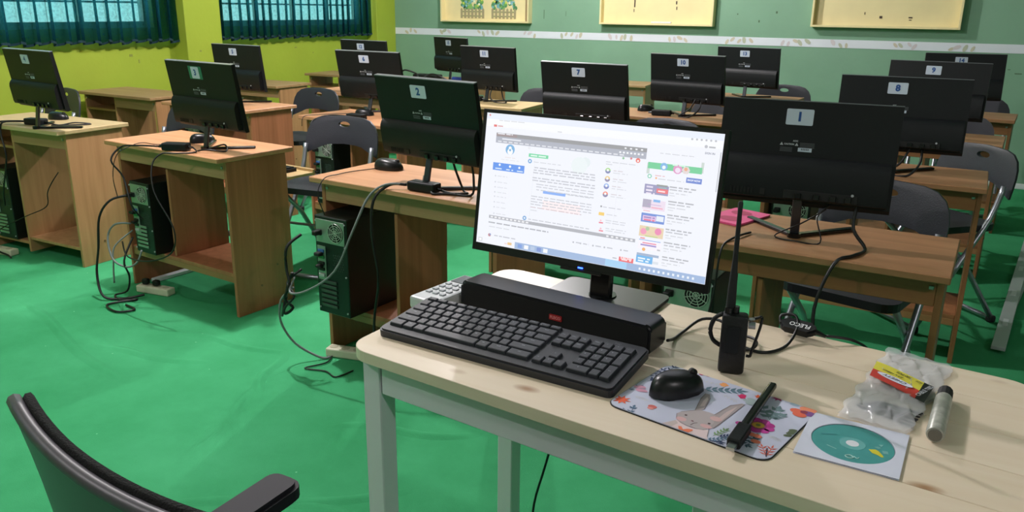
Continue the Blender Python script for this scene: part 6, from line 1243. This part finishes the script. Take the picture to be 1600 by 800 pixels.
# ---- walkie talkie
wt = thing('walkie_talkie', 'black two-way radio standing on the teacher table with a tall antenna', 'radio', (-.303, 1.400, ZT + .0005), R(14))
b = MB(); b.box((0, 0, .058), (.046, .030, .114), None, .006, 2); autosmooth(obj('radio_body', b, mat('radio_black', '0d0e12', rough=.5, bump=.2, bscale=90), wt), 30)
b = MB(); b.box((-.002, -.0165, .068), (.026, .004, .052), None, .0018); obj('talk_button', b, blk, wt)
b = MB(); b.cyl((-.012, 0, .115), (-.012, 0, .126), .008, n=12); obj('volume_knob', b, blk_gl, wt)
b = MB(); b.cyl((.0, .002, .115), (.0, .002, .128), .006, n=12); obj('channel_knob', b, blk_gl, wt)
b = MB(); b.lathe([(.0085, .115), (.0085, .13), (.0078, .16), (.0055, .20), (.0045, .22), (.0040, .30), (.0045, .318), (.003, .321)], (-.010, .004, 0), 12); autosmooth(obj('antenna', b, cap_m, wt), 40)
b = MB(); b.tube([(.024, 0, .105), (.038, 0, .110), (.046, 0, .112), (.044, 0, .09), (.034, 0, .045), (.032, 0, .035), (.025, 0, .035)], .0028, n=6, sub=3); obj('belt_clip', b, blk_gl, wt, True)
b = MB(); b.cyl((.024, 0, .095), (.036, 0, .095), .007, n=10); b.cyl((.024, 0, .106), (.034, 0, .108), .003, n=8); obj('clip_screw', b, steel, wt)
b = MB(); b.tube([(-.022, .0, .112), (-.036, .004, .10), (-.042, .01, .075), (-.036, .012, .055), (-.022, .012, .045)], .0042, n=6); obj('wrist_strap', b, cap_m, wt, True)

# ---- cable of the soundbar with its plug
zt = ZT + .004
cable([(-.437, 1.437, ZT + .02), (-.44, 1.49, zt), (-.435, 1.535, zt), (-.415, 1.60, zt + .01), (-.37, 1.60, zt + .012), (-.335, 1.545, zt), (-.30, 1.515, zt), (-.262, 1.515, zt), (-.235, 1.57, zt), (-.227, 1.63, zt + .02), (-.238, 1.655, zt + .035), (-.265, 1.655, zt + .03), (-.262, 1.64, zt + .018)], 'black soundbar cable curling across the pine table to its plug', .0032)
cable([(-.335, 1.54, zt), (-.30, 1.50, zt + .003), (-.285, 1.52, zt + .006), (-.295, 1.56, zt + .004), (-.325, 1.58, zt)], 'small loop of black cable beside the two-way radio', .003)
dt = thing('audio_dongle', 'oval black cable dongle with white lettering at the rear edge of the table', 'dongle', (-.226, 1.640, ZT + .014), R(-12))
dt.rotation_euler = (R(24), 0, R(-12)); dt.scale = (1.12, 1.12, 1.12)
b = MB(); b.prism(rrect(.066, .026, .012, 5), 0, .014); bmesh.ops.bevel(b.bm, geom=[e for e in b.bm.edges if abs(e.verts[0].co.z - e.verts[1].co.z) < 1e-6], offset=.003, segments=2, affect='EDGES'); obj('dongle_body', b, blk, dt)
lettering('lettering', 'FLECO', .013, mat('bright_white_ink', 'e6e8ea'), dt, (.004, 0, .0145), (0, 0, R(180)), bold=.0003)
b = MB(); b.cyl((.033, 0, .007), (.052, -.002, .004), .005, .003, n=8); obj('strain_relief', b, blk_gl, dt)
cable([(-.17, 1.632, ZT + .016), (-.12, 1.66, ZT + .006), (-.09, 1.69, ZT - .03), (-.10, 1.70, ZT - .12)], 'black dongle cable slipping over the rear edge of the table', .003)

# ---- disc in a white sleeve
st_ = thing('disc_sleeve', 'square white paper sleeve with a round window on the pine table', 'disc sleeve', (-.0705, 1.2315, ZT + .0004), R(-1.5))
b = MB(); hs = .0735; N = 48
def sleeve_layer(z0, z1, rr):
    sq = []
    for k in range(N):
        a = 2 * math.pi * k / N; c_, s_ = math.cos(a), math.sin(a); q = hs / max(abs(c_), abs(s_)); sq.append((q * c_, q * s_))
    rings = {}
    for z_ in (z0, z1):
        rings[z_] = ([b.bm.verts.new((x, y, z_)) for x, y in sq], [b.bm.verts.new((rr * math.cos(2 * math.pi * k / N), rr * math.sin(2 * math.pi * k / N), z_)) for k in range(N)])
    for k in range(N):
        j = (k + 1) % N
        for z_ in (z0, z1): b.bm.faces.new((rings[z_][0][k], rings[z_][0][j], rings[z_][1][j], rings[z_][1][k]))
        for i in (0, 1): b.bm.faces.new((rings[z0][i][k], rings[z0][i][j], rings[z1][i][j], rings[z1][i][k]))
sleeve_layer(.0022, .0027, .0605)
paper = mat('white_paper', 'd5d9ea', rough=.6)
obj('sleeve_front', b, paper, st_)
b = MB(); b.span(-hs, hs, -hs, hs, 0, .0005); obj('sleeve_back', b, paper, st_)
dsk = thing('compact_disc', 'teal printed disc inside the white sleeve', 'disc', (-.0705, 1.2315, ZT + .0011), R(-1.5))
b = MB(); b.lathe([(.0085, 0), (.0595, 0), (.0595, .001), (.0085, .001)], (0, 0, 0), 48)
me = b.bm
bmesh.ops.delete(me, geom=[f for f in me.faces if len(f.verts) > 4], context='FACES')
obj('disc_plate', b, mat('teal_disc', '4d9d9c', rough=.3, var=.08, vscale=30), dsk)
b = MB(); b.lathe([(.0070, 0), (.0190, 0), (.0190, .0002), (.0070, .0002)], (0, 0, .001), 32)
bmesh.ops.delete(b.bm, geom=[f for f in b.bm.faces if len(f.verts) > 4], context='FACES')
obj('disc_hub', b, mat('clear_hub', '6fb4b4', rough=.2), dsk)
b = MB(); b.lathe([(.0001, 0), (.0095, 0), (.0095, .0002), (.0001, .0002)], (0, 0, .0012), 24); obj('hub_centre', b, mat('hub_white', 'e4e6ee', rough=.4), dsk)
dp = '1d9cc3a:240,-60 330,-10 380,-40 440,-130 470,-190 440,-210 380,-170 300,-150;17db8b4:300,60 350,100 400,80 370,30;17db8b4:420,0 500,20 520,-60 450,-90;18ac4be:350,170 420,200 400,120;13d8a8c:-480,80 -260,180 -240,160 -470,50;19ccfc8:-330,-240 -180,-300 -190,-315 -340,-260'
dpo = print_mesh('disc_print', dp, dsk, ink, lambda a, c: (a / 10000, c / 10000), .0003, (0, 0, .0011))
dpo['kind'] = 'stuff'
b = MB(); b.tube([(-.006, 0, 0), (0, .005, 0), (.006, 0, 0), (0, -.005, 0)], .0008, n=5, closed=True); b.tube([(.006, .004, 0), (.011, .0, 0), (.013, .004, 0)], .0007, n=5)
obj('squiggle', b, mat('pale_teal_ink', 'b8e0da'), dsk, loc=(.002, -.044, .0016))

# ---- marker
mk = thing('marker_pen', 'silver marker with a black cap standing on its side at right', 'marker', (.044, 1.392, ZT + .0145), R(-3))
b = MB(); b.lathe([(.0125, -.092), (.0135, -.088), (.0135, .045), (.0128, .052)], (0, 0, 0), 20, (0, 1, 0)); autosmooth(obj('barrel', b, mat('silver_label', 'b3b4ac', rough=.35, metal=.2, var=.25, vscale=60), mk), 40)
b = MB(); b.lathe([(.0112, .052), (.0125, .056), (.0120, .085), (.0105, .089)], (0, 0, 0), 12, (0, 1, 0)); obj('cap', b, cap_m, mk)
b = MB(); b.lathe([(.0100, 0), (.0100, .003)], (0, -.0945, 0), 16, (0, 1, 0)); obj('end_plug', b, mat('brown_grey_plug', '6d6a62'), mk)

# ---- plastic bag of cable ties
bgp = [Vector((-.105, 1.315)), Vector((-.055, 1.655)), Vector((.058, 1.62)), Vector((.0, 1.30))]
bt = thing('cable_tie_bag', 'clear plastic bag of cable ties with a yellow, red and black label', 'bag', (-.025, 1.47, ZT + .001), 0)
film = film_mat('clear_plastic_film', 'e6e9ef', .42, .16)
rd = random.Random(11)
HN = {}
def hn(i, j):
    if (i, j) not in HN: HN[(i, j)] = rd.uniform(-1, 1)
    return HN[(i, j)]
def bagz(u, v):
    e = min(1, 6 * min(u, 1 - u)) * min(1, 7 * min(v, 1 - v))
    i, j = u * 14, v * 22
    a, c = int(i), int(j); fu, fv = i - a, j - c
    nz = hn(a, c) * (1 - fu) * (1 - fv) + hn(a + 1, c) * fu * (1 - fv) + hn(a, c + 1) * (1 - fu) * fv + hn(a + 1, c + 1) * fu * fv
    return (.004 * e + .0024 * nz * (.3 + e) + .0012 * math.sin(u * 14 + v * 9) * e)
def bagp(u, v, top=True):
    a = bgp[0].lerp(bgp[3], u); c = bgp[1].lerp(bgp[2], u); p = a.lerp(c, v) - Vector((-.025, 1.47))
    edge = .006 * math.sin(v * 25) * (1 - u) * 0 + .004 * math.sin(v * 31 + u * 17)
    return Vector((p.x + edge, p.y + .004 * math.sin(u * 23), (.007 + bagz(u, v)) if top else .001))
b = MB(); b.grid(lambda u, v: bagp(u, v), 28, 44); obj('bag_front', b, film, bt, True)
b = MB(); b.grid(lambda u, v: bagp(u, v, False), 6, 10); obj('bag_back', b, film, bt, True)
# label strip following the bag
def lab(u0, u1, v0a, v1a, m_, dz=.0035):
    b = MB()
    lf = [Vector((-.0690, 1.556)), Vector((.030, 1.490)), Vector((.018, 1.414)), Vector((-.074, 1.482))]
    def f(u, v):
        uu = u0 + (u1 - u0) * u; vv = v0a + (v1a - v0a) * v
        p = lf[0].lerp(lf[1], uu).lerp(lf[3].lerp(lf[2], uu), vv) - Vector((-.025, 1.47))
        return Vector((p.x, p.y, .0135 + dz * 0 + .001 * math.sin(uu * 5)))
    b.grid(f, 8, 2); return obj('label_strip', b, m_, bt)
lab(0, .84, 0, .52, mat('yellow_label', 'd9d04a', rough=.4)); lab(0, .84, .52, 1, mat('red_label', 'c23a32', rough=.4)); lab(.84, 1, 0, 1, mat('black_label', '17171a', rough=.4))
lr = math.atan2(1.508 - 1.574, .030 + .069) + math.pi
def ltext(s_, uu, vv, size, m_, r_=0, sx=1.0, dz=.0142):
    lf = [Vector((-.0690, 1.556)), Vector((.030, 1.490)), Vector((.018, 1.414)), Vector((-.074, 1.482))]
    p = lf[0].lerp(lf[1], uu).lerp(lf[3].lerp(lf[2], uu), vv) - Vector((-.025, 1.47))
    lettering('lettering', s_, size, m_, bt, (p.x, p.y, dz + .0012), (0, 0, lr + r_), bold=.0002, sx=sx)
b = MB(); b.prism([(.036 * math.cos(k * math.pi / 10), .0085 * math.sin(k * math.pi / 10)) for k in range(20)], 0, .0004, Matrix.Translation((-.0074, .0120, .0148)) @ Matrix.Rotation(lr, 4, 'Z')); obj('label_oval', b, paper, bt)
ltext('CHEETY', .42, .60, .011, ink_k, sx=1.15); ltext('100 PCS', .52, .16, .009, ink_k); ltext('2.5 x 150mm', .34, .36, .008, ink_k); ltext('SIZE', .78, .18, .007, ink_k)
ltext('CABLE TIES', .92, .5, .011, ink_w, R(-90) + .2)
# black cable ties inside
for k in range(7):
    b = MB(); b.box((-.012 + .01 * k * .35, -.118 + k * .0075, .0030 + .0010 * (k % 3)), (.095 - k * .004, .0035, .0015), Matrix.Rotation(R(-22 + k * 2), 3, 'Z'))
    obj('cable_tie', b, cap_m, bt)


# under-table cables
cable([(-.80, 2.30, .02), (-.785, 2.24, .03), (-.765, 2.18, .02), (-.72, 2.145, .012), (-.66, 2.14, .012), (-.61, 2.19, .02), (-.58, 2.2, .03)], 'thick white cable loop on the carpet under the teacher table', .009, strip_m)
cable([(-.60, 1.30, .62), (-.63, 1.30, .5), (-.655, 1.30, .38), (-.65, 1.30, .2), (-.64, 1.30, .01)], 'thin black cable hanging under the teacher table', .0025)
b = MB(); b.box((0, 0, .02), (.14, .05, .05), None, .006); o = obj('wall_socket_box', b, strip_m, tt, loc=(-.565, .40, .60)); o.name = 'socket_box'

# ================================================================== OFFICE CHAIR (lower left)
oc = thing('office_chair', 'black mesh office chair with armrests in the lower left foreground', 'chair', (-.32, .67, 0), 0)
oc_f = mat('office_chair_shell', '47434c', rough=.42)
mesh_m = mat('black_mesh_fabric', '0b0b0d', rough=.9, bump=.8, bscale=420)
# back shell: curved, top rail from left tip to the right
def backf(u, v, off=0):
    a = (u - .5) * 2
    y = -.275 + .06 * a * a + off
    zt_ = .940 + .010 * a * a
    zz = zt_ - v * .42
    xs = -.28 + (.30 - .10 * v ** 1.4) * a
    return Vector((xs, y + .10 * v * (1 - v) - .02 * v, zz))
b = MB()
b.grid(lambda u, v: backf(u, v, 0), 28, 12); b.grid(lambda u, v: backf(u, v, .014), 28, 12)
o = obj('back_shell', b, oc_f, oc, True)
b = MB(); b.tube([backf(u / 24, 0, .007) + Vector((0, 0, .002)) for u in range(25)], .0085, n=8, sub=1); obj('top_rail', b, oc_f, oc, True)
def meshf(u, v):
    p = backf(.02 + u * .96, v * .95, .026); p.z += .006; return p
b = MB(); b.grid(meshf, 28, 12); 
b.grid(lambda u, v: meshf(u, v) + Vector((0, -.010, 0)), 28, 12)
b.tube([meshf(u / 24, 0) + Vector((0, -.005, 0)) for u in range(25)], .006, n=6, sub=1)
obj('mesh_pad', b, mesh_m, oc, True)
b = MB(); b.prism(rrect(.46, .44, .07, 5), .47, .53, Matrix.Translation((-.24 - .04, .02, 0))); obj('seat', b, mesh_m, oc)
for s, nm in ((-1, 'left'), (1, 'right')):
    ax = -.28 + s * .232 + (.012 if s < 0 else 0)
    a = thing('armrest', '', 'x'); 
    for k_ in ('label', 'category'): del a[k_]
    a.parent = oc
    b = MB(); b.prism(rrect(.064, .25, .022, 4), .670, .700, Matrix.Translation((ax, .0, 0)))
    bmesh.ops.bevel(b.bm, geom=[e for e in b.bm.edges if abs(e.verts[0].co.z - e.verts[1].co.z) < 1e-6], offset=.006, segments=2, affect='EDGES')
    obj('arm_pad', b, mat('arm_pad_plastic', '25232b', rough=.62, spec=.25), a)
    b = MB(); b.tube([(ax, .02, .668), (ax, .02, .56), (ax - s * .03, .02, .50), (ax - s * .12, .02, .485)], .018, n=8, sub=3); obj('arm_post', b, cap_m, a, True)
b = MB(); b.cyl((-.28, .02, .12), (-.28, .02, .468), .028, n=14); obj('gas_column', b, cap_m, oc)
for k in range(5):
    a = 2 * math.pi * k / 5 + .3
    px, py = -.28 + .28 * math.cos(a), .02 + .28 * math.sin(a)
    b = MB(); b.tube([(-.28, .02, .12), (px, py, .075)], [.024, .014], n=8, smooth=False); lg = obj('leg', b, cap_m, oc)
    b = MB(); b.cyl((px - .014, py, .028), (px + .014, py, .028), .027, n=14); obj('caster', b, cap_m, lg)
